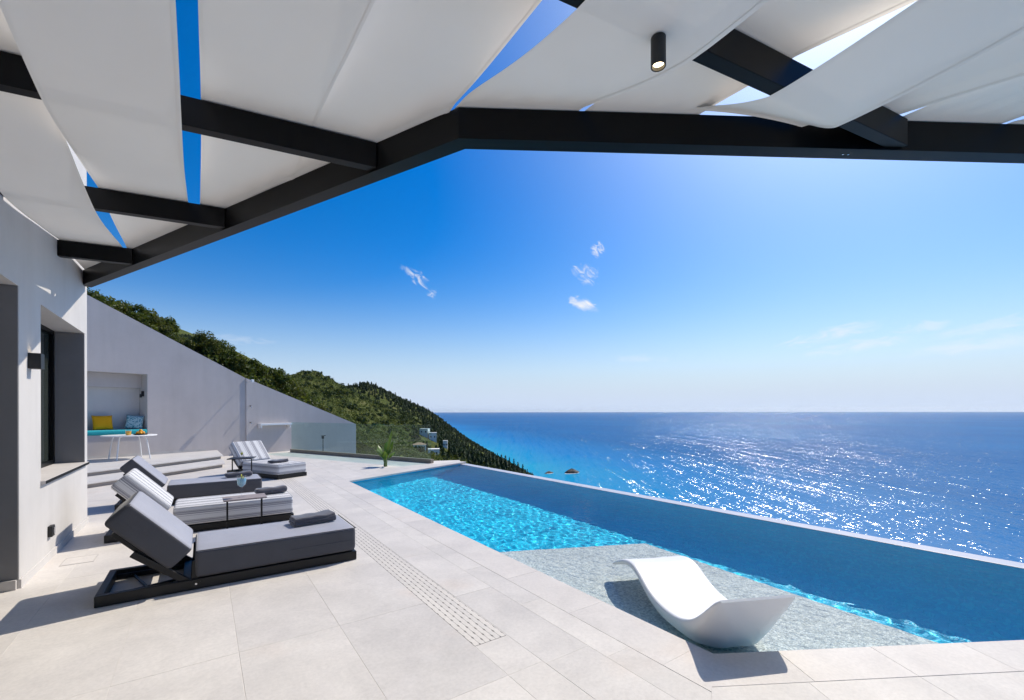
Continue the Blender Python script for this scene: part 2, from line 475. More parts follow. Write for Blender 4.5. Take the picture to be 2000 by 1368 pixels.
lay(field(DRX0, DRX1 + .003, None, DRY0 - .004), (0, 0), 0, .25, 1.16, DRX0, 2.09, M['tile'])
lay(field(DRX0, DRX1 + .003, DRY1, 19.0), (0, 0), 0, .25, 1.16, DRX0, 3.25, M['tile'])
lay(field(DRX1 + .006, c2x, None, 19.0), (0, 0), 0, .6, 1.16, DRX1 + .006, 4.38, M['tile'])
lay(field(c2x + .002, c1x - .001, None, 18.8), (0, 0), 0, .3, .9, c2x, 1.0, M['tile'])
OV = .015
lay([(c1x, mit_y(c1x)), (PLX + OV, mit_y(PLX) + .003), (PLX + OV, FL[1] - .012), (2.428, 10.178), (c1x, 10.27)], (0, 0), 0, .4, .82, c1x, 1.65, M['coping'], z1=.001, th=.035, name='coping_stone')
# near (right-hand) field laid parallel to the skewed pool end
def dpt(u, v): return (NL[0] + u * DD[0] - v * DD[1], NL[1] + u * DD[1] + v * DD[0])
lay([(c1x, 10.275), (2.43, 10.184), (PLX - .001, 10.245), (PLX - .001, 18.6), (c1x, 18.8)], (0, 0), 0, .4, 1.16, c1x, 3.25, M['tile'])
lay(field(-4.1, -1.902, 8.26, 14.5), (0, 0), 0, .6, 1.16, .183, 3.25, M['tile'])
nrow = [.014, -.305, -.72, -1.4, -2.1, -2.9]
for k in range(5):
    v1, v0 = nrow[k], nrow[k + 1] + .003
    reg = [dpt(-6, v0), dpt(5.2, v0), dpt(5.2, v1), dpt(-6, v1)]
    reg = clip(reg, MIT, NL)[::1]
    reg2 = clip([dpt(-6, v0), dpt(5.2, v0), dpt(5.2, v1), dpt(-6, v1)], NL, MIT)
    best = reg2 if reg2 and max(p[0] for p in reg2) > 3 else reg
    lay(best, NL, DANG, .62 if k == 0 else .66, nrow[k] - nrow[k + 1], .42 if k == 0 else .18 + .2 * k, v0 - .003, M['coping'] if k == 0 else M['tile'], name='coping_stone' if k == 0 else 'floor_tile', z1=.001 if k == 0 else 0)
# far end: coping along the far edge, tiles up to the glass
CA = math.atan2(FR[1] - FL[1], FR[0] - FL[0]); CD = (math.cos(CA), math.sin(CA))
fo = (-CD[1] * .34, CD[0] * .34)
FLi = (FL[0] + CD[1] * .014 + .002, FL[1] - CD[0] * .014)
lay([FLi, (FR[0] + .25 + CD[1] * .014, FR[1] + .25 * math.tan(CA) - CD[0] * .014), (FR[0] + .25 + fo[0], FR[1] + .25 * math.tan(CA) + fo[1]), (FL[0] + fo[0], FL[1] + fo[1])], FL, CA, .82, .34, 0, 0, M['coping'], z1=.001, th=.035, name='coping_stone')
fo2 = (fo[0] * 1.012, fo[1] * 1.012)
PLANT = (4.02, 11.83)
far_reg = [(PLX + .002, FL[1] + fo2[1] + .16), (FL[0] + fo2[0], FL[1] + fo2[1]), (5.55 + fo2[0], FL[1] + (5.55 - FL[0]) * math.tan(CA) + fo2[1]), (5.35, 12.02), (2.75, 17.95), (PLX + .002, 18.2)]
far_reg = [p for p in far_reg[1:]]
far_reg = clip(far_reg, (PLX + .002, 20), (PLX + .002, 0))
# a planting hole is left in the paving: lay the field in four pieces round it
hx0, hx1, hy0, hy1 = PLANT[0] - .36, PLANT[0] + .50, PLANT[1] - .20, PLANT[1] + .42
for reg in (clip(far_reg, (hx0, 20), (hx0, 0))[::1], clip(far_reg, (hx1, 0), (hx1, 20))):
    pass
def half(reg, p, q): return clip(reg, p, q)
left_ = half(far_reg, (hx0, 0), (hx0, 20)); right_ = half(far_reg, (hx1, 20), (hx1, 0))
mid_ = half(half(far_reg, (hx0, 20), (hx0, 0)), (hx1, 0), (hx1, 20))
low_ = half(mid_, (20, hy0), (0, hy0)); up_ = half(mid_, (0, hy1), (20, hy1))
for reg in (left_, right_, low_, up_):
    if reg and area(reg) > .01: lay(reg, (0, 0), 0, .6, 1.16, PLX, 3.25, M['tile'])
soil = MB().box(hx0, hx1, hy0, hy1, -.2, -.006).build('planting_bed', M['gravel_soil'], ground)
# inspection cover let into the paving (thin frame)
mh = empty('inspection_cover', (-1.02, 6.2, 0))
tag(mh, 'tiled rectangular inspection cover with a thin frame set in the paving by the house', 'drain cover')
f_ = MB()
for (x0, x1, y0, y1) in ((-.125, .125, -.14, -.134), (-.125, .125, .134, .14), (-.125, -.119, -.134, .134), (.119, .125, -.134, .134)): f_.box(x0, x1, y0, y1, .0005, .0035)
f_.build('frame', M['skirting'], mh)
MB().box(-.117, .117, -.132, .132, .0005, .003).build('cover_plate', M['tile'], mh)

# ------------------------------------------------------------------ pool shell, water, infinity ledge
def mosaic(name, cols, scale, rough=.35):
    m, nt, b = new_mat(name)
    geo = nt.nodes.new('ShaderNodeNewGeometry')
    v = nt.nodes.new('ShaderNodeTexVoronoi'); v.inputs['Scale'].default_value = scale; nt.links.new(geo.outputs['Position'], v.inputs['Vector'])
    sep = nt.nodes.new('ShaderNodeSeparateColor'); nt.links.new(v.outputs['Color'], sep.inputs[0])
    n = len(cols)
    col = ramp(nt, sep.outputs[0], [(i / n, c) for i, c in enumerate(cols)], 'CONSTANT')
    big = ramp(nt, noise(nt, geo.outputs['Position'], 1.2, 3), [(.3, (.93, .93, .93)), (.7, (1.05, 1.05, 1.05))])
    nt.links.new(mixc(nt, 1.0, col, big, 'MULTIPLY'), b.inputs['Base Color'])
    b.inputs['Roughness'].default_value = rough
    ve = nt.nodes.new('ShaderNodeTexVoronoi'); ve.feature = 'DISTANCE_TO_EDGE'; ve.inputs['Scale'].default_value = scale; nt.links.new(geo.outputs['Position'], ve.inputs['Vector'])
    bump(nt, b, ramp(nt, ve.outputs['Distance'], [(0, (0, 0, 0)), (.12, (1, 1, 1))]), .5, .004)
    return m
M['pool_deep'] = mosaic('turquoise pool mosaic', [(.0, .54, .82), (.0, .57, .84), (.0, .60, .86), (.0, .55, .83), (.003, .65, .88)], 38)
M['pebble'] = mosaic('pale pebble mosaic', [(.66, .66, .65), (.79, .78, .77), (.88, .85, .81), (.73, .73, .73), (.93, .91, .89), (.56, .57, .58)], 60)
shell = MB()
P = lambda p, z: (p[0], p[1], z)
TOPZ = -.036
def wall_quad(mb, a, b, z0, z1): mb.add([P(a, z0), P(b, z0), P(b, z1), P(a, z1)], [(0, 1, 2, 3)])
BI = [(NL[0] + .006, NL[1] + .003), (NR[0] - .004, NR[1] + .008), (FR[0] - .004, FR[1] - .006), (FL[0] + .006, FL[1] - .004)]
poly = BI
shell.add([P(p, DEEP_Z) for p in poly], [(0, 1, 2, 3)])
for a, b in ((BI[0], BI[1]), (BI[2], BI[3]), (BI[3], BI[0])): wall_quad(shell, a, b, DEEP_Z, -.03)
# the outer wall runs down to the floor in a wide cove
cov = [(0, WATER_Z - .004)] + [(1.15 * (1 - math.cos(R(a))) ** 1.0, WATER_Z - .004 - (WATER_Z - .004 - DEEP_Z - .003) * math.sin(R(a))) for a in range(6, 91, 6)]
cn = Vector((-(BI[2][1] - BI[1][1]), BI[2][0] - BI[1][0])).normalized()
cn = cn if cn.x < 0 else -cn
cove = MB()
for d_, z_ in cov:
    for q in (BI[1], BI[2]): cove.v.append((q[0] + cn.x * d_, q[1] + cn.y * d_, z_))
for k in range(len(cov) - 1): cove.f.append((2 * k, 2 * k + 1, 2 * k + 3, 2 * k + 2))
cove_me = bpy.data.meshes.new('pool_cove'); cove_me.from_pydata(cove.v, [], cove.f); cove_me.materials.append(M['pool_deep']); cove_me.shade_smooth()
me = bpy.data.meshes.new('pool_basin'); me.from_pydata(shell.v, [], shell.f); me.materials.append(M['pool_deep'])
basin = link('pool_basin', me); tag(basin, kind='structure')
cove_o = link('cove', cove_me, basin)
e = .012
shelf_poly = [(NL[0] + e, NL[1] + .006), (SH_NEAR_R[0], SH_NEAR_R[1] + e), SH_FAR_R, (SH_FAR_L[0] + e, SH_FAR_L[1])]
shelf = MB().prism(shelf_poly, DEEP_Z + .004, SHELF_Z)
shelf_o = shelf.build('pool_shelf', M['pebble']); tag(shelf_o, kind='structure')
# infinity ledge
led = MB()
lo = .23
led.prism([(NR[0], NR[1]), (NR[0] + lo, NR[1] - .13), (FR[0] + lo, FR[1] + .10), (FR[0], FR[1])], -1.6, WATER_Z + .006)
M['ledge'] = simple('wet pale stone', (.56, .54, .57), .30, .05, 3, 60, .12, .002, spec=.5)
ledge = led.build('infinity_edge', M['ledge'], bevel=.006); tag(ledge, kind='structure')

def water_mesh():
    """gently rippled surface clipped to the pool outline"""
    nx, ny = 270, 820
    vs = np.zeros((ny + 1, nx + 1, 3))
    for j in range(ny + 1):
        t = j / ny
        L = (NL[0], NL[1] + (FL[1] - NL[1]) * t); Rr = (NR[0] + (FR[0] - NR[0]) * t, NR[1] + (FR[1] - NR[1]) * t)
        u = np.linspace(0, 1, nx + 1)
        vs[j, :, 0] = L[0] + (Rr[0] - L[0]) * u; vs[j, :, 1] = L[1] + (Rr[1] - L[1]) * u
    X, Y = vs[:, :, 0], vs[:, :, 1]
    Z = np.zeros_like(X)
    r = np.random.default_rng(5)
    for k in range(60):
        lam = r.uniform(.055, .17); th = r.uniform(0, 2 * math.pi) if k % 2 else r.normal(R(200), R(40))
        amp = .00007 * (lam / .12) ** 1.4
        ph = r.uniform(0, 6.28); q = 2 * math.pi / lam
        Z += amp * np.sin(q * (X * math.cos(th) + Y * math.sin(th)) + ph + .6 * np.sin(.9 * X + 1.3 * Y + k))
    for k in range(14):
        lam = r.uniform(.2, .5); th = r.uniform(0, 2 * math.pi); q = 2 * math.pi / lam
        Z += .00012 * (lam / .3) * np.sin(q * (X * math.cos(th) + Y * math.sin(th)) + r.uniform(0, 6.28))
    vs[:, :, 2] = WATER_Z + Z
    idx = np.arange((ny + 1) * (nx + 1)).reshape(ny + 1, nx + 1)
    f = np.stack([idx[:-1, :-1], idx[:-1, 1:], idx[1:, 1:], idx[1:, :-1]], -1).reshape(-1, 4)
    me = bpy.data.meshes.new('pool_water'); me.from_pydata(vs.reshape(-1, 3).tolist(), [], f.tolist()); me.shade_smooth()
    return me
def water_material():
    m, nt, b = new_mat('pool water')
    if CAUSTICS:
        nt.nodes.remove(b)
        rf = nt.nodes.new('ShaderNodeBsdfRefraction'); rf.inputs['Color'].default_value = (.93, .99, 1, 1); rf.inputs['Roughness'].default_value = 0; rf.inputs['IOR'].default_value = 1.33
        gl = nt.nodes.new('ShaderNodeBsdfGlossy'); gl.inputs['Roughness'].default_value = .015
        mx = nt.nodes.new('ShaderNodeMixShader')
        nt.links.new(schlick(nt, .02, .34), mx.inputs[0]); nt.links.new(rf.outputs[0], mx.inputs[1]); nt.links.new(gl.outputs[0], mx.inputs[2])
        nt.links.new(mx.outputs[0], nt.nodes['Material Output'].inputs[0])
    else:
        nt.nodes.remove(b)
        tr = nt.nodes.new('ShaderNodeBsdfTransparent'); tr.inputs[0].default_value = (.9, .985, 1, 1)
        gl = nt.nodes.new('ShaderNodeBsdfGlossy'); gl.inputs['Roughness'].default_value = .02
        fr = nt.nodes.new('ShaderNodeFresnel'); fr.inputs['IOR'].default_value = 1.33
        mx = nt.nodes.new('ShaderNodeMixShader')
        nt.links.new(fr.outputs[0], mx.inputs[0]); nt.links.new(tr.outputs[0], mx.inputs[1]); nt.links.new(gl.outputs[0], mx.inputs[2])
        nt.links.new(mx.outputs[0], nt.nodes['Material Output'].inputs[0])
    return m
wm = water_mesh(); M['water'] = water_material(); wm.materials.append(M['water'])
water = link('pool_water', wm); tag(water, kind='structure')
if CAUSTICS:
    water.cycles.is_caustics_caster = True
    for o in (basin, shelf_o, cove_o): o.cycles.is_caustics_receiver = True

# ------------------------------------------------------------------ drain grate: wavy stone slats
dr = empty('drain_grate', (0, 0, 0))
tag(dr, 'long pale slotted drain grate set flush in the terrace beside the pool', 'drain')
MB().box(DRX0, DRX1, DRY0, DRY1, -.03, -.0012).build('channel', M['drain_dark'], dr)
NS = 6; sw = (DRX1 - DRX0 - .004) / NS
def slat_mesh(L, ph0, ph1, w):
    """slat of length L with lens-shaped cut-outs along both edges"""
    seg = int(L / .0125); pts_l, pts_r = [], []
    per = .10
    def bite(y, ph):
        u = ((y / per + ph) % 1.0); d = abs(u - .5)
        return .0012 + (.0050 * max(0, math.cos(d / .17 * math.pi / 2)) if d < .17 else 0)
    for k in range(seg + 1):
        y = L * k / seg
        pts_l.append((-w / 2 + bite(y, ph0), y)); pts_r.append((w / 2 - bite(y, ph1), y))
    mb = MB(); n = seg + 1
    vs = [(x, y, -.012) for x, y in pts_l] + [(x, y, -.012) for x, y in pts_r] + [(x, y, 0) for x, y in pts_l] + [(x, y, 0) for x, y in pts_r]
    fs = []
    for k in range(seg):
        fs += [(2 * n + k, 3 * n + k, 3 * n + k + 1, 2 * n + k + 1), (k, 2 * n + k, 2 * n + k + 1, k + 1), (n + k, n + k + 1, 3 * n + k + 1, 3 * n + k)]
    fs += [(0, n, 3 * n, 2 * n), (seg, 2 * n + seg, 3 * n + seg, n + seg)]
    mb.add(vs, fs)
    return mb.mesh('slat', M['grate'])
SL = 1.2
slat_types = [slat_mesh(SL - .002, .5 * (k % 2), .5 * ((k + 1) % 2), sw) for k in range(2)]
for k in range(NS):
    y = DRY0 + .004
    while y + SL < DRY1:
        link('slat', slat_types[k % 2], dr, loc=(DRX0 + .002 + sw * (k + .5), y, -.0005)); y += SL

# ------------------------------------------------------------------ upper terrace with two broad steps
stp = MB()
up0, up1 = Vector((-4.2, 10.70)), Vector((.30, 15.36))
lo0, lo1 = Vector((-4.2, 9.42)), Vector((.30, 14.05))
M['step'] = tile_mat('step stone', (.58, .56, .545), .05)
M['riser'] = simple('shade-toned riser stone', (.34, .31, .29), .85, .08, 4)  # shade on the risers is put into this darker colour
def step(name, poly, z, over=.05):
    # poly[0]->poly[1] is the front edge; the riser stands back under an overhanging tread
    d = (Vector(poly[1]) - Vector(poly[0])).normalized(); n = Vector((d.y, -d.x))
    o = MB().prism(poly, z - .032, z).build(name, M['step'], None, bevel=.003); tag(o, kind='structure')
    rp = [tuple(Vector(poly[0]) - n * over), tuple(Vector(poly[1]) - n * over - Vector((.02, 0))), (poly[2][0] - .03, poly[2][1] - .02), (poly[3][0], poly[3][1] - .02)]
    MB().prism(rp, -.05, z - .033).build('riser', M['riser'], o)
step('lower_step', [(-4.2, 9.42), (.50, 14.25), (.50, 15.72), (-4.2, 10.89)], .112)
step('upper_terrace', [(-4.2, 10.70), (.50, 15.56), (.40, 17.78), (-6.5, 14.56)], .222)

# ------------------------------------------------------------------ the house (left): wall with door and window recesses
house = empty('villa', (XW, 0, 0))
tag(house, 'white plastered villa wall with deep door and window recesses at the left edge', 'house')
hw = MB()
WT = .70; TOPW = 6.0; YE = 8.24
def hb(y0, y1, z0, z1, x0=-WT, x1=0.0): hw.box(x0, x1, y0, y1, z0, z1)
hb(-3.5, 2.2, -.2, TOPW); hb(2.2, 5.50, 2.57, TOPW); hb(5.50, 6.13, -.2, TOPW)
hb(6.13, 8.09, -.2, .80); hb(6.13, 8.09, 2.54, TOPW); hb(8.09, YE, -.2, TOPW)
hw.box(-7.0, -WT, YE - .4, YE - .001, -.2, TOPW)
hw.box(-7.0, -WT, -3.5, -3.1, -.2, TOPW)
hw.box(-7.0, 0, -3.5, YE - .002, TOPW, TOPW + .2)
bmw = hw.build('wall', M['plaster'], house)
# grey lined reveals
MB().box(-WT + .02, -.004, 5.488, 5.499, .08, 2.568).build('reveal', M['jamb'], house)
MB().box(-.28, -.004, 8.078, 8.089, .835, 2.53).build('reveal', M['jamb'], house)
MB().box(-WT + .02, -.012, 5.462, 5.4985, -.004, .082).build('skirting', M['skirting'], house)
MB().box(.0005, .013, 5.50, YE - .002, -.004, .075).build('skirting', M['plaster'], house)
MB().box(.0005, .013, -3.4, 2.2, -.004, .075).build('skirting', M['plaster'], house)
win = MB().box(-.335, -.325, 6.13, 8.09, .80, 2.54).build('window', M['window'], house)
for (y0, y1, z0, z1) in ((6.131, 6.18, .835, 2.54), (8.03, 8.077, .835, 2.539), (6.18, 8.03, 2.49, 2.539), (6.18, 8.03, .835, .885)): MB().box(-.32, -.282, y0, y1, z0, z1).build('frame', M['steel'], win)
MB().box(-.325, .035, 6.115, 8.14, .80, .834).build('window_sill', M['coping'], house, bevel=.003)
MB().box(.0352, .037, 6.117, 8.138, .802, .832).build('sill_edge', M['steel'], house)
dp = MB().box(-.62, -.60, 2.2, 5.48, .02, 2.57).build('door', M['window'], house)
for y0, y1 in ((2.2, 2.27), (3.8, 3.88), (5.40, 5.47)): MB().box(-.598, -.56, y0, y1, .02, 2.56).build('frame', M['steel'], dp)

wlamp = empty('wall_lamp', (XW, 5.79, 1.96))
tag(wlamp, 'small black cube wall lamp beside the window recess', 'lamp')
MB().box(.0, .085, -.055, .055, -.07, .07).build('housing', M['black'], wlamp, bevel=.004)
MB().box(.02, .065, -.03, .03, .0705, .0715).build('lens', M['lamp'], wlamp)
ld = bpy.data.lights.new('wall_lamp_light', 'SPOT'); ld.energy = 1.6; ld.color = (1, .72, .42); ld.spot_size = R(38); ld.spot_blend = .5; ld.shadow_soft_size = .01
lo_ = bpy.data.objects.new('wall_lamp_light', ld); COL.objects.link(lo_); lo_.parent = wlamp; lo_.location = (.045, 0, .085); lo_.rotation_euler = (R(180), R(8), 0)
sock = empty('wall_socket', (XW, 6.40, .29))
tag(sock, 'small black outdoor socket low on the white villa wall', 'socket')
MB().box(0, .035, -.055, .055, -.055, .055).build('cover', M['black'], sock, bevel=.006)
MB().box(.0352, .042, -.018, .03, -.035, .035).build('flap', M['shower_chrome'], sock, bevel=.002)

# ------------------------------------------------------------------ sloped grey boundary wall with niche
AW = R(25.0); W0 = Vector((-2.52, 16.34)); WD = Vector((math.cos(AW), math.sin(AW))); WN = Vector((math.sin(AW), -math.cos(AW)))
gw = empty('boundary_wall', (W0.x, W0.y, 0), AW)      # local x along the wall, local -y towards the terrace
tag(gw, 'tall grey plastered wall with a sloping top and a seating niche', 'wall')
topz = lambda t: 4.639 + (2.663 - 4.639) / 4.16 * t if t < 4.16 else 2.663 + (.935 - 2.663) / (8.91 - 4.16) * (t - 4.16)
def profile_block(mb, t0, t1, z0, y0, y1, zt0=None, zt1=None):
    a, b = (topz(t0) if zt0 is None else zt0), (topz(t1) if zt1 is None else zt1)
    vs = [(t0, y0, z0), (t1, y0, z0), (t1, y0, b), (t0, y0, a), (t0, y1, z0), (t1, y1, z0), (t1, y1, b), (t0, y1, a)]
    mb.add(vs, [(0, 1, 2, 3), (5, 4, 7, 6), (4, 0, 3, 7), (1, 5, 6, 2), (3, 2, 6, 7), (0, 4, 5, 1)])
NZ0, NZ1, NT0, NT1, ND = .852, 2.60, -1.6, 1.32, .55
wa = MB()
profile_block(wa, -4.0, NT0, -.3, 0, .9); profile_block(wa, NT0, NT1, NZ1, 0, .9); wa.box(NT0, NT1, 0, .9, -.3, NZ0); profile_block(wa, NT1, 4.16, -.3, 0, .9)
wa.box(NT0, NT1, ND, .9, NZ0, NZ1)
wa.build('wall', M['grey_plaster'], gw)
wb = MB(); profile_block(wb, 4.161, 8.91, -1.6, -.035, .45)
wb.build('wall_end', M['grey_plaster'], gw)
MB().box(-2, 2.88, -.014, -.001, .2, .30).build('skirting', M['skirting'], gw)
MB().box(4.165, 5.80, -.048, -.036, -.02, .06).build('skirting', M['skirting'], gw)
MB().box(NT0, NT1 - .002, ND - .16, ND - .002, 2.2, NZ1 - .002).build('blind_box', M['grey_plaster'], gw)
MB().box(NT0, NT1 - .002, ND - .012, ND - .001, NZ0, 2.2).build('back_panel', M['plaster'], gw)
def wall_pt(t, off, z): return (W0.x + WD.x * t + WN.x * off, W0.y + WD.y * t + WN.y * off, z)

def rbox_data(L, Wd, H, r, ns=4, nl=4, sag=0):
    """soft box: rounded-rectangle section lofted along x with rounded ends; returns verts, faces, v-coordinate per vert"""
    sec = []
    for cx_, cy_, a0 in ((Wd - r, H - r, 0), (r, H - r, 90), (r, r, 180), (Wd - r, r, 270)):
        for k in range(ns + 1):
            a = R(a0 + 90 * k / ns); sec.append((cx_ + r * math.cos(a), cy_ + r * math.sin(a)))
    stations = [(0, r)]
    stations = [(r - r * math.cos(R(90 * k / nl)), r - r * math.sin(R(90 * k / nl))) for k in range(nl + 1)]
    mids = [r + (L - 2 * r) * k / 8 for k in range(1, 8)]
    st = [(x, d) for x, d in stations] + [(x, 0) for x in mids] + [(L - x, d) for x, d in stations[::-1]]
    n = len(sec); vs, vv = [], []
    per = [0]
    for k in range(1, n): per.append(per[-1] + math.hypot(sec[k][0] - sec[k - 1][0], sec[k][1] - sec[k - 1][1]))
    for x, d in st:
        for k, (y, z) in enumerate(sec):
            yy = Wd / 2 + (y - Wd / 2) * (1 - 2 * d / Wd); zz = H / 2 + (z - H / 2) * (1 - 2 * d / H)
            puff = sag * math.sin(math.pi * min(1, max(0, x / L))) * math.sin(math.pi * yy / Wd) * (1 if zz > H * .5 else 0)
            vs.append((x, yy, zz + puff)); vv.append(per[k])
    fs = []
    for i in range(len(st) - 1):
        for k in range(n): fs.append((i * n + k, i * n + (k + 1) % n, (i + 1) * n + (k + 1) % n, (i + 1) * n + k))
    fs.append(tuple(range(n))); fs.append(tuple(range((len(st) - 1) * n, len(st) * n))[::-1])
    return vs, fs, n, sec
def cushion_mesh(name, L, Wd, H, r, mat, sag=.0, ns=4, side_mat=None):
    vs, fs, n, sec = rbox_data(L, Wd, H, r, ns, 4, sag)
    me = bpy.data.meshes.new(name); me.from_pydata(vs, [], fs); me.materials.append(mat)
    uvl = me.uv_layers.new(name='UVMap')
    for p in me.polygons:
        nrm = p.normal; cap = abs(nrm.x) > .75
        side = abs(nrm.y) > abs(nrm.z)
        for li in p.loop_indices:
            co = me.vertices[me.loops[li].vertex_index].co
            if cap or side: v = 2.0 + (H - co.z) * 1.0
            else: v = 2.0 - co.y * .62 if nrm.z > 0 else co.y
            uvl.data[li].uv = (co.x, v)
    bm = bmesh.new(); bm.from_mesh(me); bmesh.ops.recalc_face_normals(bm, faces=bm.faces); bm.to_mesh(me); bm.free()
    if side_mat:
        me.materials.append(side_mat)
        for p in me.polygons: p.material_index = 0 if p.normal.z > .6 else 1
    me.shade_smooth(); me.update()
    return me
def pillow_mesh(name, w, h, t, mat):
    mb = MB(); n = 14
    for side in (1, -1):
        b0 = len(mb.v)
        for i in range(n + 1):
            for j in range(n + 1):
                u, v = i / n * 2 - 1, j / n * 2 - 1
                k = max(0, (1 - u ** 4) * (1 - v ** 4)) ** .55
                pin = 1 - .07 * (1 - abs(u) ** 2) * (abs(v) ** 6) - .0
                pin2 = 1 - .07 * (1 - abs(v) ** 2) * (abs(u) ** 6)
                mb.v.append((u * w / 2 * pin2, side * t / 2 * k, v * h / 2 * pin))
        for i in range(n):
            for j in range(n):
                a = b0 + i * (n + 1) + j; q = (a, a + 1, a + n + 2, a + n + 1)
                mb.f.append(q if side < 0 else q[::-1])
    me = mb.mesh(name, mat, False, False)
    bm = bmesh.new(); bm.from_mesh(me); bmesh.ops.remove_doubles(bm, verts=bm.verts, dist=1e-4); bmesh.ops.recalc_face_normals(bm, faces=bm.faces); bm.to_mesh(me); bm.free()
    me.shade_smooth()
    return me
# niche: seat cushion, pillows, lamp
nc = link('seat_cushion', cushion_mesh('seat_cushion', NT1 - NT0 - .01, ND + .02, .135, .045, M['teal_fabric'], .01), loc=wall_pt(NT0 + .004, .035, NZ0 + .001), rot=(0, 0, AW))
tag(nc, 'long turquoise seat cushion on the bench in the wall niche', 'cushion')
bo = link('bolster', cushion_mesh('bolster', .5, .16, .16, .078, M['teal_fabric'], 0), loc=wall_pt(-.42, -ND + .20, NZ0 + .14), rot=(0, 0, AW))
tag(bo, 'turquoise bolster half hidden behind the villa corner in the niche', 'bolster')
py = link('throw_pillow', pillow_mesh('pillow', .46, .43, .17, M['yellow_fabric']), loc=wall_pt(.40, -ND + .23, NZ0 + .14 + .20), rot=(R(-14), 0, AW))
tag(py, 'plain yellow square pillow leaning on the niche back', 'pillow', 'pillows in the wall niche')
m_, nt_, b_ = new_mat('blue patterned fabric')
c_ = coords(nt_); vo = nt_.nodes.new('ShaderNodeTexVoronoi'); vo.inputs['Scale'].default_value = 26; nt_.links.new(c_, vo.inputs['Vector'])
nt_.links.new(ramp(nt_, vo.outputs['Distance'], [(.0, (.03, .15, .2)), (.38, (.10, .30, .36)), (.5, (.42, .56, .58))]), b_.inputs['Base Color']); b_.inputs['Roughness'].default_value = .9
M['pattern'] = m_
pb = link('throw_pillow', pillow_mesh('pillow', .42, .42, .16, M['pattern']), loc=wall_pt(1.10, -ND + .30, NZ0 + .14 + .20), rot=(R(-14), R(6), AW + R(-28)))
tag(pb, 'blue patterned square pillow in the right corner of the niche', 'pillow', 'pillows in the wall niche')
nl = empty('niche_lamp', wall_pt(NT1 - .0, -.25, 2.02), AW)
tag(nl, 'small black reading lamp on the side wall of the niche', 'lamp')
MB().box(-.05, -.001, -.04, .04, -.06, .09).build('bracket', M['black'], nl, bevel=.004)
MB().tube([(-.07, 0, -.10), (-.07, 0, .0)], .03, 12).build('lamp_head', M['black'], nl, auto=40)

# things fixed to the grey wall
sh = empty('wall_shelf', wall_pt(4.55, .036, .90), AW)
tag(sh, 'white narrow wall shelf with end brackets on the grey wall', 'shelf')
MB().box(0, 1.20, -.20, -.0005, .10, .17).build('board', M['white_metal'], sh, bevel=.006)
for t_ in (.03, 1.12): MB().box(t_, t_ + .04, -.17, -.0005, .0, .0995).build('bracket', M['white_metal'], sh)
cm = empty('wall_floodlight', wall_pt(4.21, .036, 2.56), AW)
tag(cm, 'small white floodlight on an arm at the top of the grey wall', 'lamp')
MB().tube([(0, -.001, 0), (0, -.12, .0), (.01, -.26, -.01)], .012, 8).build('arm', M['white_metal'], cm, auto=40)
MB().box(-.04, .05, -.31, -.25, -.05, .05).build('lamp_head', M['white_metal'], cm, bevel=.01)
for z_, nm in ((1.68, 'upper'), (1.10, 'lower')):
    tp = empty('garden_tap', wall_pt(4.28, .036, z_), AW)
    tag(tp, 'small %s metal tap on the grey wall near its joint' % nm, 'tap', 'taps on the grey wall')
    MB().tube([(0, -.001, 0), (0, -.09, 0), (0, -.10, -.02), (0, -.10, -.07)], .014, 8).build('spout', M['shower_chrome'], tp, auto=50)
    MB().box(-.04, .04, -.06, -.045, .015, .03).build('handle', M['black'], tp)

# round white table with a drink and a fruit plate on the upper terrace
tb = empty('bistro_table', (-1.62, 15.85, .222), R(20))
tag(tb, 'round white thin-legged table in front of the niche', 'table')
MB().lathe([(0, .622), (.585, .622), (.59, .632), (.59, .642), (.585, .648), (0, .648)], 48).build('table_top', M['white_metal'], tb, auto=40)
for k in range(4):
    a = R(45 + 90 * k)
    MB().tube([(.50 * math.cos(a), .50 * math.sin(a), 0), (.42 * math.cos(a), .42 * math.sin(a), .50), (.38 * math.cos(a), .38 * math.sin(a), .60), (.30 * math.cos(a), .30 * math.sin(a), .62)], .016, 8).build('leg', M['white_metal'], tb, auto=40)
M['juice'] = simple('orange juice', (.85, .42, .01), .3)
M['fruit'] = simple('yellow fruit', (.80, .36, .01), .45, .2, 30)
jg = empty('juice_glass', (-1.62, 15.62, .8705)); tag(jg, 'glass of yellow juice on the round white table', 'glass')
MB().lathe([(.0, .006), (.055, .006), (.062, .11), (0, .11)], 20).build('juice', M['juice'], jg, auto=40)
MB().lathe([(.058, 0), (.068, .145), (.064, .145), (.056, .004)], 20).build('tumbler', M['clear'], jg, smooth=True)
fp = empty('fruit_plate', (-1.38, 15.75, .8705)); tag(fp, 'dark plate heaped with yellow fruit on the round white table', 'plate')
MB().lathe([(0, 0), (.12, 0), (.17, .022), (.165, .028), (.11, .008), (0, .008)], 24).build('plate', M['black'], fp, auto=40)
for k, (dx, dy, dz) in enumerate(((-.06, 0, .04), (.05, .03, .04), (0, -.06, .04), (.0, .02, .095), (-.04, .07, .04))):
    MB().lathe([(.0, -.045), (.03, -.036), (.047, 0), (.03, .036), (0, .045)], 12, (dx, dy, dz + .01)).build('fruit', M['fruit'], fp, smooth=True)

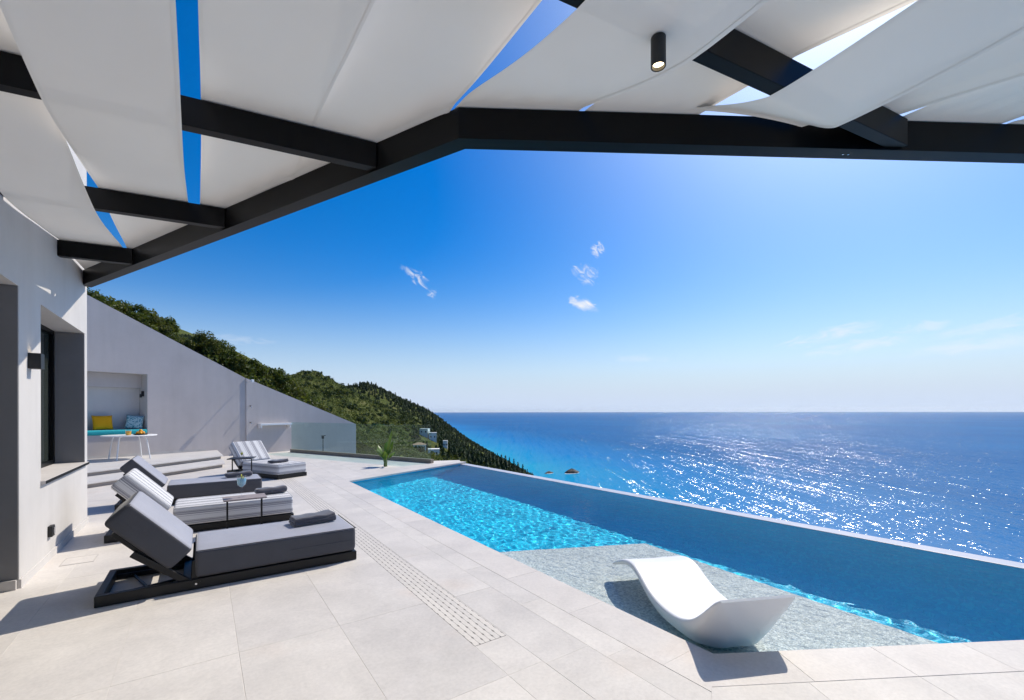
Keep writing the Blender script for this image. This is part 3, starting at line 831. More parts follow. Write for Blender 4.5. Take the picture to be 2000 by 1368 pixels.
# ------------------------------------------------------------------ glass balustrade
G0, G1 = Vector((2.70, 18.12)), Vector((5.42, 11.86))
ga = math.atan2(G1.y - G0.y, G1.x - G0.x); GL = (G1 - G0).length
gb = empty('glass_balustrade', (G0.x, G0.y, 0), ga)
tag(gb, 'frameless glass balustrade on a low stone kerb behind the pool', 'railing')
M['kerb'] = simple('brown stone kerb', (.26, .215, .17), .85, .12, 5)
MB().box(0, GL + .03, -.06, .06, -.05, .115).build('kerb', M['kerb'], gb, bevel=.004)
cuts = [0, 1.72, 3.02, 5.32, GL - .01]
for a, b in zip(cuts[:-1], cuts[1:]): MB().box(a + .008, b - .008, -.006, .006, .10, 1.10).build('glass_panel', M['glass'], gb)
lt = empty('gate_latch', (G0.x + math.cos(ga) * 1.80, G0.y + math.sin(ga) * 1.80, 0), ga)
tag(lt, 'dark metal latch and post clamped to the glass balustrade', 'latch')
MB().tube([(0, .035, .10), (0, .035, .62)], .013, 8).build('post', M['black'], lt, auto=40)
MB().box(-.05, .06, .008, .04, .55, .66).build('lock_case', M['black'], lt, bevel=.006)
MB().tube([(-.08, .06, .64), (.10, .06, .66)], .012, 8).build('handle', M['black'], lt, auto=40)
# ------------------------------------------------------------------ pergola: bent edge beam, rafters
PZ0, PZ1 = 3.17, 3.36
pg = empty('pergola', (0, 0, PZ0))
tag(pg, 'black steel pergola frame with a bent edge beam and cross rafters', 'pergola')
KINK = Vector((1.335, 2.462)); BL = Vector((-1.272, 8.12)); BR = Vector((9.0, -2.34))
def beam_y(x): return BL.y + (KINK.y - BL.y) * (x - BL.x) / (KINK.x - BL.x) if x < KINK.x else KINK.y + (BR.y - KINK.y) * (x - KINK.x) / (BR.x - KINK.x)
def ibeam(mb, p, q, n0, n1):
    """channel profile: web, bottom flange and top flange as one swept outline; n0/n1 give the cut direction at each end"""
    w = .055
    prof = [(-w, 0), (w, 0), (w, .19), (-w, .19), (-w, .176), (-w + .012, .172), (-w + .012, .160), (-w, .156)]
    d = (q - p).normalized(); side = Vector((-d.y, d.x))
    def ring(c, n):
        k = 1 / max(.3, abs(side.dot(n)))
        return [(c.x + n.x * u * k * (1 if side.dot(n) > 0 else -1), c.y + n.y * u * k * (1 if side.dot(n) > 0 else -1), z) for u, z in prof]
    a, b = ring(p, n0), ring(q, n1); m = len(prof)
    mb.add(a + b, [tuple(range(m))[::-1], tuple(range(m, 2 * m))] + [(i, (i + 1) % m, m + (i + 1) % m, m + i) for i in range(m)])
d1 = (KINK - BL).normalized(); d2 = (BR - KINK).normalized()
s1, s2 = Vector((-d1.y, d1.x)), Vector((-d2.y, d2.x)); sm = (s1 + s2).normalized()
mb = MB(); ibeam(mb, KINK, BL, -sm, Vector((0, 1)).normalized() if False else -s1); o = mb.build('edge_beam', M['steel'], pg)
mb = MB(); ibeam(mb, BR, KINK, -s2, -sm); o = mb.build('edge_beam', M['steel'], pg)
RS = -.172
RAF = [6.55, 4.90, 3.265, 1.56, -.05, -1.7]       # rafter centre line y at x = 0
def raf_y(k, x): return RAF[k] + RS * x
for k in range(len(RAF)):
    x0 = XW + .004; x1 = x0
    while raf_y(k, x1) < beam_y(x1) - .0 and x1 < 8.8: x1 += .005
    x1 -= .052 if x1 < KINK.x else .13
    a = Vector((x0, raf_y(k, x0), .10)); b = Vector((x1, raf_y(k, x1), .10))
    MB().bar(a, b, .075, .172).build('rafter', M['steel'], pg, bevel=.004)
for p_ in ((3.43, beam_y(3.43)), (3.46, beam_y(3.46))): MB().lathe([(0, -.004), (.006, -.004), (.006, 0), (0, 0)], 8, (p_[0], p_[1], -.0005)).build('bolt', M['shower_chrome'], pg)

# ------------------------------------------------------------------ woven shade cloths: each strip runs over and under the rafters
strips = [(-1.268, -.735, 0), (-.705, -.098, 1), (-.008, .597, 0), (.600, 1.262, 1), (1.29, 1.93, 0), (1.955, 2.575, 1), (2.50, 3.10, 0), (3.09, 3.60, 1), (3.66, 4.28, 0), (4.31, 4.95, 1)]
cloth_labels = ['pale shade cloth strip running along the villa wall', 'pale shade cloth strip passing under the rafter left of the wide blue gap',
    'pale shade cloth strip just right of the wide blue gap at the left', 'pale shade cloth strip ending at the bend of the edge beam',
    'pale shade cloth strip around the black ceiling spotlight', 'pale shade cloth strip right of the spotlight, above the rafter',
    'pale shade cloth strip dipping in front of the beam at upper right', 'narrow pale shade cloth strip above the right end of the rafter',
    'pale shade cloth strip in the far upper right corner', 'small corner of pale shade cloth at the right edge above the beam']
OVER, UNDER = PZ1 + .006, PZ0 + .012
def smooth(t): return .75 * t + .25 * t * t * (3 - 2 * t)
for si, (x0, x1, par) in enumerate(strips):
    mb = MB(); nx = 14; rr = np.random.default_rng(100 + si); ph = rr.uniform(0, 6.28, 6)
    cols = []
    for i in range(nx + 1):
        u = i / nx; x = x0 + (x1 - x0) * u
        ye = beam_y(x) + .03
        sup = [(ye, OVER), (ye - .10 / (.42 if x < KINK.x else .84), OVER)]
        for k in range(len(RAF)):
            ry = raf_y(k, x)
            near = (beam_y(x) - ry) < (.50 if x < KINK.x else .30)
            over = ((k + par) % 2 == 0) or near
            if si == 6 and k == 3: over = False
            if si in (2, 3) and k == 2: over = True
            if ry < sup[-1][0] - .06:
                hz = OVER if over else UNDER
                sup += [(ry + .045, hz), (ry - .045, hz)]
        if si == 6:
            sup[0] = (ye - .13, OVER - .085 * u ** 2); sup[1] = (ye - .16, OVER - .09 * u ** 2)
        sup.append((-3.4, OVER))
        cols.append((x, u, sup))
    NR_ = 190
    for (x, u, sup) in cols:
        col = []; y_end = -3.4
        for j in range(NR_ + 1):
            y = sup[0][0] + (y_end - sup[0][0]) * (j / NR_) ** 1.25
            a = 0
            while a < len(sup) - 2 and y < sup[a + 1][0]: a += 1
            (ya, za), (yb, zb) = sup[a], sup[a + 1]
            L = abs(yb - ya); t = min(1, max(0, (ya - y) / max(L, 1e-6)))
            span = L > .12
            z = za + (zb - za) * smooth(t) - (.010 * L * math.sin(math.pi * t) if span else 0)
            wr = .0035 * math.sin(9 * u + ph[0] + 2.1 * y) * math.sin(3.1 * y + ph[1]) * math.sin(math.pi * t) if span else 0
            edge = .010 * (abs(2 * u - 1) ** 8) * math.sin(2.2 * y + ph[2 + (u > .5)]) * (math.sin(math.pi * t) if span else 0)
            wrk = .006 * math.sin(26 * u + ph[4]) * max(0, 1 - t * 3) * min(1, t * 12) if a == 1 else 0
            col.append((x + (.006 * math.sin(1.7 * y + ph[3]) if u in (0, 1) else 0), y, z + wr + edge + wrk))
        cols_n = len(col); mb.v += col
    for i in range(nx):
        for j in range(cols_n - 1):
            a = i * cols_n + j; mb.f.append((a, a + 1, a + cols_n + 1, a + cols_n))
    o = mb.build('shade_cloth', M['shade'], None, smooth=True)
    hem_w = .028
    for side_ in (0, 1):                                   # folded hems along both long edges
        hm = MB(); e_ = 0 if side_ == 0 else nx
        for j in range(cols_n):
            p0 = Vector(mb.v[e_ * cols_n + j]); p1 = Vector(mb.v[(1 if side_ == 0 else nx - 1) * cols_n + j]); d_ = (p1 - p0).normalized()
            for q_, dz_ in ((-.0015, -.0012), (hem_w, -.0022)): hm.v.append(tuple(p0 + d_ * q_ + Vector((0, 0, dz_))))
        for j in range(cols_n - 1): hm.f.append((2 * j, 2 * j + 1, 2 * j + 3, 2 * j + 2))
        hm.build('hem', M['shade'], o, smooth=True)
    tag(o, cloth_labels[si], 'shade cloth', 'shade cloths woven through the pergola')

sp = empty('ceiling_spotlight', (1.69, raf_y(3, 1.69) - .0, UNDER - .004))
tag(sp, 'black cylindrical spotlight glowing warm under the shade cloth', 'lamp')
MB().lathe([(0, 0), (.033, 0), (.033, -.128), (.030, -.130), (.027, -.128), (.026, -.108), (0, -.108)], 32).build('housing', M['black'], sp, auto=40)
MB().lathe([(0, -.112), (.0255, -.112), (.0255, -.110), (0, -.110)], 24).build('lens', M['lamp'], sp)

# ------------------------------------------------------------------ sun loungers
LW, LL = .72, 1.96
def make_lounger(loc, rz, mat, label):
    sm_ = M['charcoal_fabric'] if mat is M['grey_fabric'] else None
    root = empty('sun_lounger', loc, rz)
    tag(root, label, 'sun lounger', 'sun loungers on the terrace')
    fr = MB()                                             # open tray frame, local x: foot 0, head -LL
    fr.box(-LL, 0, 0, .05, .004, .088); fr.box(-LL, 0, LW - .05, LW, .004, .088)
    fr.box(-LL, -LL + .05, .05, LW - .05, .004, .088); fr.box(-.05, -.001, .05, LW - .05, .004, .088)
    fr.box(-1.30, -.05, .051, LW - .051, .055, .084); fr.box(-1.42, -1.36, .051, LW - .051, .012, .080)
    fr.build('base_frame', M['frame_black'], root, bevel=.004)
    tr = MB()
    tr.bar((-1.90, .16, .03), (-1.42, .30, .03), .018, .018); tr.bar((-1.80, LW - .05, .035), (-1.62, .06, .035), .016, .016)
    tr.bar((-1.90, .10, .03), (-1.40, .10, .03), .02, .02); tr.bar((-1.90, LW - .10, .055), (-1.40, LW - .10, .055), .014, .014)
    tr.build('brace', M['frame_black'], root)
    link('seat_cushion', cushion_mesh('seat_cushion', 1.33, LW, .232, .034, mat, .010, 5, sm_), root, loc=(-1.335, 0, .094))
    pz = .094 + .232
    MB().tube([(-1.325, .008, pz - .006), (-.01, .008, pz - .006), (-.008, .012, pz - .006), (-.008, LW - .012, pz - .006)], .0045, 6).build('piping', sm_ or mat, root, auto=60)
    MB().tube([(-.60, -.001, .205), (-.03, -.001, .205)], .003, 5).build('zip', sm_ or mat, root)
    hinge = empty('backrest', (-1.340, 0, .345)); hinge.parent = root; hinge.rotation_euler = (0, R(47.0), 0)
    # backrest cushion: local x runs up the back (negative x), z is its thickness
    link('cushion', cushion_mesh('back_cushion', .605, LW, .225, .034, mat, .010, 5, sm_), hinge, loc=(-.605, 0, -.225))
    bk = MB(); bk.box(-.50, .06, .05, .09, -.262, -.230); bk.box(-.50, .06, LW - .09, LW - .05, -.262, -.230); bk.box(-.50, -.46, .09, LW - .09, -.26, -.232); bk.box(-.46, .02, .09, LW - .09, -.242, -.232)
    bk.build('back_panel', M['frame_black'], hinge, bevel=.003)
    for y in (.032, LW - .032):
        MB().bar((-1.38, y, .07), (-1.74, y, .37), .03, .05).build('strut', M['frame_black'], root, bevel=.003)
        MB().bar((-1.335, y, .06), (-1.325, y, .24), .02, .05).build('hinge_post', M['frame_black'], root, bevel=.003)
    for y0, y1 in ((-.006, .004), (LW - .004, LW + .006)):
        h = MB(); h.tube([(-1.325, y0, .052), (-1.325, y1, .052)], .034, 20); h.build('hinge_disc', M['frame_black'], root, auto=40)
    b = MB(); b.tube([(-1.325, -.010, .052), (-1.325, -.0065, .052)], .008, 10); b.build('bolt', M['shower_chrome'], root)
    return root
GREY_L = [((1.28, 4.60, 0), 0, 'grey_fabric', 'plain grey sun lounger nearest the camera, casting a long shadow'),
          ((1.04, 6.80, 0), 0, 'striped', 'striped sun lounger in the row, between two plain grey ones'),
          ((.87, 8.95, 0), 0, 'grey_fabric', 'plain grey sun lounger farther back, beyond the striped one'),
          ((1.36, 10.95, 0), R(-63.4), 'striped', 'striped sun lounger standing at an angle near the steps')]
for loc, rz, mk, lab in GREY_L: make_lounger(loc, rz, M[mk], lab)

def towel(loc, rz, L, Wd, layers, label, roll=False):
    mb = MB(); z = 0
    for k in range(layers):
        h = .026 if not roll else .075
        vs, fs, n, sec = rbox_data(L - .012 * k, Wd - .010 * ((k * 7) % 3), h, h * .46, 5, 4, .006)
        rr = np.random.default_rng(int(abs(loc[0] * 97 + loc[1] * 31 + k * 5)))
        ph = rr.uniform(0, 6.28, 4)
        out = []
        for (x, y, zz) in vs:
            w = .005 * math.sin(16 * x + ph[0]) * math.sin(21 * y + ph[1]) + .004 * math.sin(37 * x + ph[2] + 11 * y)
            end = .018 * (max(0, x - L * .55) / (L * .45)) ** 2
            out.append((x + .006 * k, y + .004 * math.sin(7 * x + ph[3]), zz + z + w * (zz / h) + end * (zz / h)))
        mb.add(out, fs); z += h * .93
    o = mb.build('towel', M['towel'], None, smooth=True, loc=loc, rot=(0, 0, rz))
    tag(o, label, 'towel', 'dark grey towels on the loungers'); return o
ST = .094 + .232 + .010
towel((.76, 4.93, ST + .001), R(6), .42, .23, 3, 'folded dark grey towel on the nearest grey lounger')
towel((.62, 7.08, ST + .001), R(8), .40, .17, 1, 'rolled dark grey towel on the striped lounger behind the nearest one', True)
towel((.34, 9.25, ST + .001), R(8), .42, .17, 1, 'rolled dark grey towel on the farther plain grey lounger', True)
towel((1.30, 11.30, ST + .001), R(24), .38, .22, 2, 'flat folded dark towel on the angled striped lounger')

# slim side tables that straddle the loungers' edges
def side_table(loc, rz, w, d, h, label, top):
    r = empty('side_table', loc, rz); tag(r, label, 'side table', 'slim side tables beside the loungers')
    MB().box(0, w, 0, d, h - .018, h).build('table_top', top, r, bevel=.003)
    for x in (.035, w - .055):
        MB().box(x, x + .02, d * .5, d * .5 + .02, .014, h - .0185).build('leg', M['frame_black'], r)
    MB().box(.02, w - .02, d * .2, d * .5 + .06, .002, .0135).build('foot_plate', M['frame_black'], r)
    return r
M['wood_top'] = simple('greyed wood', (.30, .255, .25), .6, .12, 14, 40, .2, .002)
side_table((.205, 6.33, 0), R(0), .46, .30, .435, 'slim side table with greyish top beside the striped lounger, holding a cocktail', M['wood_top'])
side_table((.42, 11.15, 0), R(-18), .46, .42, .50, 'slim dark side table beside the angled striped lounger', M['frame_black'])
M['drink'] = simple('pale blue drink', (.25, .50, .66), .2)
M['lime'] = simple('lime slice', (.62, .60, .06), .5, .2, 60)
def cocktail(loc, label, s=1.0, blue=True):
    r = empty('cocktail_glass', loc); r.scale = (s, s, s); tag(r, label, 'glass')
    MB().lathe([(.0, 0), (.034, 0), (.034, .003), (.006, .007), (.0042, .012), (.0042, .085), (.012, .097), (.036, .125), (.043, .165), (.039, .215), (.0375, .215), (.0415, .165), (.0345, .127), (.010, .100), (0, .098)], 28).build('bowl', M['clear'], r, smooth=True)
    MB().lathe([(0, .100), (.010, .102), (.033, .128), (.040, .165), (.0395, .185), (0, .185)], 24).build('drink', M['drink'] if blue else M['lime'], r, auto=50)
    g = MB(); g.tube([(-.004, .012, .20), (.004, .012, .20)], .026, 14); g.tube([(.010, -.006, .187), (.016, -.006, .187)], .02, 12)
    g.build('garnish', M['lime'], r, auto=40, rot=None)
    return r
cocktail((.40, 6.47, .4355), 'stemmed cocktail glass with blue drink and citrus on a side table', 1.25)
cocktail((.70, 11.22, .5005), 'small glass with green garnish on the dark side table', .6, False)

# ------------------------------------------------------------------ white moulded chaise standing on the pool shelf
wd = Vector((math.cos(R(-25)), math.sin(R(-25)))); ax = Vector((wd.y, -wd.x)).normalized()
CH_LEN = 1.60
CH_M1 = Vector((2.812, 1.393)) - ax * CH_LEN
top_q = [(1.60, .030), (1.56, .062), (1.48, .106), (1.38, .148), (1.27, .176), (1.17, .180), (1.08, .156), (.97, .106), (.87, .066), (.75, .040), (.60, .032), (.45, .048), (.33, .086), (.24, .136), (.16, .202), (.09, .268), (.03, .325), (.0, .346)]
bot_q = [(1.603, .020), (1.555, .036), (1.47, .066), (1.37, .094), (1.25, .100), (1.14, .070), (1.03, .012), (.92, -.060), (.81, -.122), (.69, -.168), (.55, -.187), (.42, -.187), (.32, -.172), (.23, -.112), (.15, -.012), (.085, .110), (.025, .245), (-.012, .335)]
top_pts = [(CH_LEN - q, z) for q, z in top_q]; bot_pts = [(CH_LEN - q, z) for q, z in bot_q]
chm = MB(); nw = 18; HWD = .292
rows = []
def cat(pts, n):
    out = []
    P_ = [pts[0]] + pts + [pts[-1]]
    for i in range(1, len(P_) - 2):
        for q in range(n):
            t = q / n; a, b, c_, d = (Vector(P_[i + k]) for k in (-1, 0, 1, 2))
            out.append(.5 * ((2 * b) + (c_ - a) * t + (2 * a - 5 * b + 4 * c_ - d) * t * t + (3 * b - a - 3 * c_ + d) * t ** 3))
    out.append(Vector(pts[-1])); return out
TP, BP = cat(top_pts, 4), cat(bot_pts, 4)
ring_n = None
for i, (t_, b_) in enumerate(zip(TP, BP)):
    s_ = i / (len(TP) - 1)
    half = HWD * (1.0 + .03 * math.sin(math.pi * s_)) * (1 - .05 * s_)
    e_ = max(0, (s_ - .90) / .10, (.05 - s_) / .05); half *= 1 - .07 * e_ ** 2.2
    ring = []
    th = (t_ - b_).length
    r_ = min(.022, th * .48)
    def put(v, k):          # v across (-1..1), k between bottom (0) and top (1)
        p = b_ + (t_ - b_) * k
        return (p.x, v, p.y)
    for j in range(nw + 1):                    # top, left to right, slightly dished
        v = -1 + 2 * j / nw; dish = .016 * (1 - v * v) * math.sin(math.pi * min(1, max(0, s_ * 1.1 - .05)))
        x, y, z = put(v * (half - r_), 1); ring.append((x, y, z - dish))
    for a in (30, 60, 90): ring.append(put(half - r_ + r_ * math.sin(R(a)), 1 - r_ / th * (1 - math.cos(R(a)))))
    tap = .17 * min(1, th / .16)
    for k in (.85, .7, .52, .36, .22, .10, .03): ring.append(put(half - tap * (1 - k) ** 2.2, k * (1 - r_ / th)))
    for j in range(nw + 1):
        v = 1 - 2 * j / nw; ring.append(put(v * (half - tap - .012), 0))
    for k in (.03, .10, .22, .36, .52, .7, .85): ring.append(put(-(half - tap * (1 - k) ** 2.2), k * (1 - r_ / th)))
    for a in (90, 60, 30): ring.append(put(-(half - r_ + r_ * math.sin(R(a))), 1 - r_ / th * (1 - math.cos(R(a)))))
    rows.append(ring); ring_n = len(ring)
base = 0
for ring in rows:
    for (s_, v, z) in ring:
        p = CH_M1 + ax * s_ + wd * v
        chm.v.append((p.x, p.y, z))
for i in range(len(rows) - 1):
    for k in range(ring_n): chm.f.append((i * ring_n + k, i * ring_n + (k + 1) % ring_n, (i + 1) * ring_n + (k + 1) % ring_n, (i + 1) * ring_n + k))
chm.f.append(tuple(range(ring_n))); chm.f.append(tuple(range((len(rows) - 1) * ring_n, len(rows) * ring_n)))
ch = chm.build('pool_chaise', M['white_plastic'], None, auto=50)
tag(ch, 'white moulded wave-shaped chaise standing in the shallow pool shelf', 'chaise')

# ------------------------------------------------------------------ plant by the pool and a shrub behind the glass
def leaf_mat(name, c1, c2, rough=.45, trans=.25):
    m, nt, b = new_mat(name)
    nt.nodes.remove(b)
    geo = nt.nodes.new('ShaderNodeNewGeometry')
    col = ramp(nt, geo.outputs['Random Per Island'], [(0, c1), (1, c2)])
    p = nt.nodes.new('ShaderNodeBsdfPrincipled'); p.inputs['Roughness'].default_value = rough; p.inputs['Specular IOR Level'].default_value = .25
    nt.links.new(col, p.inputs['Base Color'])
    t = nt.nodes.new('ShaderNodeBsdfTranslucent'); nt.links.new(mixc(nt, .5, col, (.25, .30, .03)), t.inputs[0])
    mx = nt.nodes.new('ShaderNodeMixShader'); mx.inputs[0].default_value = trans
    nt.links.new(p.outputs[0], mx.inputs[1]); nt.links.new(t.outputs[0], mx.inputs[2]); nt.links.new(mx.outputs[0], nt.nodes['Material Output'].inputs[0])
    return m
M['big_leaf'] = leaf_mat('glossy plant leaf', (.035, .10, .018), (.09, .20, .03), .35, .3)
M['bark'] = simple('bark', (.085, .065, .05), .95, .3, 12, 30, .8, .02)
def blade(mb, base, az, lean, L, wid, bend):
    """paddle-shaped leaf on a stalk, curved outwards, folded along the midrib"""
    d = Vector((math.cos(az), math.sin(az), 0)); up = Vector((0, 0, 1)); side = Vector((-math.sin(az), math.cos(az), 0))
    pts = []; n = 9
    for k in range(n + 1):
        t = k / n; a = lean + bend * t * t
        pts.append((t, a))
    p = Vector(base); b0 = len(mb.v)
    for k, (t, a) in enumerate(pts):
        if k: p = p + (d * math.sin(a) + up * math.cos(a)) * (L / n)
        w = .006 if t < .42 else wid * max(.02, math.sin(math.pi * min(1, (t - .40) / .60)) ** .8)
        nrm = d * math.cos(a) - up * math.sin(a)
        mb.v += [tuple(p - side * w - nrm * (-.25 * w)), tuple(p), tuple(p + side * w - nrm * (-.25 * w))]
    for k in range(n):
        a = b0 + 3 * k; mb.f += [(a, a + 1, a + 4, a + 3), (a + 1, a + 2, a + 5, a + 4)]
pl = empty('strelitzia_plant', (PLANT[0] + .06, PLANT[1] + .06, -.006))
tag(pl, 'young broad-leaved green plant growing from a bed in the paving by the pool', 'plant')
rr = random.Random(3)
lf = [(.05, 1.02, .10), (2.4, .55, .085), (-.8, .60, .09), (1.2, .80, .085), (3.4, .62, .08), (4.3, .50, .075), (.3, .75, .09), (5.2, .55, .085), (2.9, .42, .07), (1.9, .66, .08), (-.2, .5, .07)]
for k, (az, L, wd_) in enumerate(lf):
    mb = MB(); blade(mb, (rr.uniform(-.03, .03), rr.uniform(-.03, .03), 0), az, rr.uniform(.08, .35) if L < .9 else .10, L, wd_, rr.uniform(.4, 1.0) if L < .9 else .25)
    mb.build('leaf', M['big_leaf'], pl, smooth=True)
MB().tube([(0, 0, -.01), (0, 0, .16), (.01, 0, .30)], [.05, .042, .02], 10).build('stem', simple('plant stem', (.10, .16, .05), .6), pl, smooth=True)

def leaf_cloud(mb, centres, n_per, spread, size, r, flat=.75):
    for (c, s) in centres:
        for _ in range(n_per):
            v = Vector((r.gauss(0, 1), r.gauss(0, 1), r.gauss(0, 1) * flat)); v.normalize(); v *= s * spread * (r.random() ** .4)
            p = Vector(c) + v
            nrm = (v.normalized() * .6 + Vector((r.gauss(0, .6), r.gauss(0, .6), r.gauss(.3, .6)))).normalized()
            t = nrm.cross(Vector((r.gauss(0, 1), r.gauss(0, 1), r.gauss(0, 1)))).normalized(); b = nrm.cross(t)
            l = size * r.uniform(.6, 1.3); w = l * r.uniform(.4, .65)
            mb.add([p - t * l * .5, p + b * w * .5 + nrm * .1 * l, p + t * l * .5, p - b * w * .5 + nrm * .1 * l], [(0, 1, 2, 3)])
sb = empty('garden_shrub', (5.25, 15.5, -.75)); tag(sb, 'small yellowish-green shrub behind the glass balustrade', 'shrub')
M['shrub_leaf'] = leaf_mat('shrub leaf', (.07, .09, .025), (.16, .17, .05), .6, .25)
mb = MB(); r_ = random.Random(8)
leaf_cloud(mb, [((r_.uniform(-.3, .3), r_.uniform(-.3, .3), r_.uniform(.55, .95)), .25) for _ in range(9)], 60, 1.0, .07, r_)
mb.build('foliage', M['shrub_leaf'], sb); mb = MB()
for k in range(4): mb.tube([(0, 0, 0), (r_.uniform(-.2, .2), r_.uniform(-.2, .2), .7)], [.02, .008], 6)
mb.build('stem', M['bark'], sb)
# ------------------------------------------------------------------ hillside: heights from survey points, in metres ahead (Y) and right (X) of the terrace
SEA_Z = -120.0
cy_, sy_ = math.cos(YAW), math.sin(YAW)
def to_world(X, Y): return (cy_ * X + sy_ * Y, -sy_ * X + cy_ * Y)
CP = [(0, 5, -3), (5, 5, -5.5), (-5, 8, -2), (0, 14, -3.2), (-2.5, 18, -2.6), (5, 14, -7), (-8, 11, -1.6), (12, 10, -13), (-16, 9, 0.5), (-30, 10, 5),
      (-13.5, 16, 2.6), (-10, 20, 1.6), (-7, 22.5, -.4), (-4.6, 22.5, -2.0), (-17, 18, 4.0), (-24, 25, 5.2), (-23, 31, 4.6), (-21, 36, 2.4), (-20, 42, .4), (-17.5, 46, -2.2), (-12, 36, -3.2), (-6, 32, -5.0), (-5.5, 25, -2.0),
      (-57, 60, 11.5), (-95, 100, 20), (-160, 170, 36), (-60, 90, 6), (-40, 80, .5), (-30, 100, -8), (-50, 200, -14), (-75, 150, 2), (-110, 200, 14), (-200, 300, 26), (-300, 260, 60),
      (-230, 500, 47), (-300, 520, 48), (-208, 485, 40), (-182, 480, 25), (-165, 400, 12), (-190, 440, 25), (-121, 350, -4), (-83, 300, -18), (-78, 410, -24), (-68, 330, -31), (-52, 450, -46), (-250, 300, 30), (-150, 560, 0), (-190, 600, 12),
      (-243, 740, 47), (-222, 745, 37), (-275, 750, 38), (-197, 790, 19), (-151, 820, -6), (-99, 860, -49), (-40, 880, -86), (31, 892, -124), (-320, 640, 34),
      (-350, 800, 44), (-275, 500, 36), (-330, 600, 44), (-420, 800, 50), (-390, 700, 44), (-160, 250, 22), (-500, 800, 66), (-660, 900, 146), (-620, 940, 142), (-760, 900, 150), (-500, 560, 60),
      (-150, 1100, -70), (-300, 1150, 0), (20, 1050, -150), (-100, 1300, -150), (-400, 1400, -20), (-700, 1400, 90),
      (-28, 640, -76), (10, 640, -105), (40, 620, -128), (68, 750, -130), (98, 400, -128), (110, 250, -128), (120, 100, -128), (120, 20, -125),
      (-26, 335, -37), (-5, 335, -43), (12, 335, -51), (45, 335, -84), (0, 240, -36), (30, 240, -66), (-30, 240, -28), (60, 100, -58), (30, 50, -30), (15, 100, -25), (30, 400, -82), (0, 450, -66)]
CPA = np.array(CP, float)
def feat(X, Y): return np.stack([2.0 * X / (Y + 18.0), 1.15 * np.log(np.maximum(Y, 1) + 18.0)], -1)
F_ = feat(CPA[:, 0], CPA[:, 1]); V_ = CPA[:, 2] / (CPA[:, 1] + 18.0)
def kern(d): return np.sqrt(d * d + .05 ** 2)
K_ = kern(np.linalg.norm(F_[:, None] - F_[None], axis=-1)) + np.eye(len(F_)) * -.004
A_ = np.block([[K_, np.c_[np.ones(len(F_)), F_]], [np.c_[np.ones(len(F_)), F_].T, np.zeros((3, 3))]])
C_ = np.linalg.solve(A_, np.r_[V_, 0, 0, 0])
wv = [(rng.uniform(.5, 3.2), rng.uniform(0, 6.28), rng.uniform(0, 6.28)) for _ in range(16)]
def ground_z(X, Y):
    X = np.asarray(X, float); Y = np.asarray(Y, float); f = feat(X, Y)
    d = kern(np.linalg.norm(f[..., None, :] - F_, axis=-1))
    v = d @ C_[:-3] + C_[-3] + f[..., 0] * C_[-2] + f[..., 1] * C_[-1]
    n = 0
    for q, th, ph in wv: n = n + np.sin(q * 8 * (f[..., 0] * math.cos(th) + 1.6 * f[..., 1] * math.sin(th)) + ph) / q
    z = (v + .0016 * n * np.clip((Y - 40) / 160, 0, 1)) * (Y + 18.0)
    wx_, wy_ = cy_ * X + sy_ * Y, -sy_ * X + cy_ * Y
    front = (wx_ - W0.x) * WN.x + (wy_ - W0.y) * WN.y      # > 0 on the terrace side of the grey wall
    return np.where((front > -.7) & (Y < 24), np.minimum(z, -1.0), z)
NYr, NXr = 210, 240
Yr = np.exp(np.linspace(math.log(12 + 18), math.log(1500 + 18), NYr)) - 18
Ar = np.linspace(-2.3, .62, NXr)
YY, AA = np.meshgrid(Yr, Ar, indexing='ij'); XX = AA * (YY + 6)
ZZ = ground_z(XX, YY)
wx, wy = to_world(XX, YY)
idx = np.arange(NYr * NXr).reshape(NYr, NXr)
fc = np.stack([idx[:-1, :-1], idx[:-1, 1:], idx[1:, 1:], idx[1:, :-1]], -1).reshape(-1, 4)
me = bpy.data.meshes.new('hillside'); me.from_pydata(np.stack([wx, wy, ZZ], -1).reshape(-1, 3).tolist(), [], fc.tolist()); me.shade_smooth()
m, nt, b = new_mat('scrubby hillside')
geo = nt.nodes.new('ShaderNodeNewGeometry'); pos = geo.outputs['Position']
c1 = ramp(nt, noise(nt, pos, .035, 8, .68), [(.35, (.06, .085, .020)), (.5, (.11, .135, .032)), (.62, (.16, .17, .050)), (.74, (.25, .20, .105))])
c2 = ramp(nt, noise(nt, pos, .5, 6, .7), [(.35, (.55, .55, .5)), (.65, (1.2, 1.2, 1.1))])
nt.links.new(mixc(nt, 1, c1, c2, 'MULTIPLY'), b.inputs['Base Color']); b.inputs['Roughness'].default_value = .95; b.inputs['Specular IOR Level'].default_value = .1
n1 = bump(nt, None, noise(nt, pos, .25, 8, .7), 1.0, 2.5); bump(nt, b, noise(nt, pos, 2.0, 5, .7), .8, .4, n1)
me.materials.append(m)
hill = link('hillside', me); tag(hill, kind='structure')

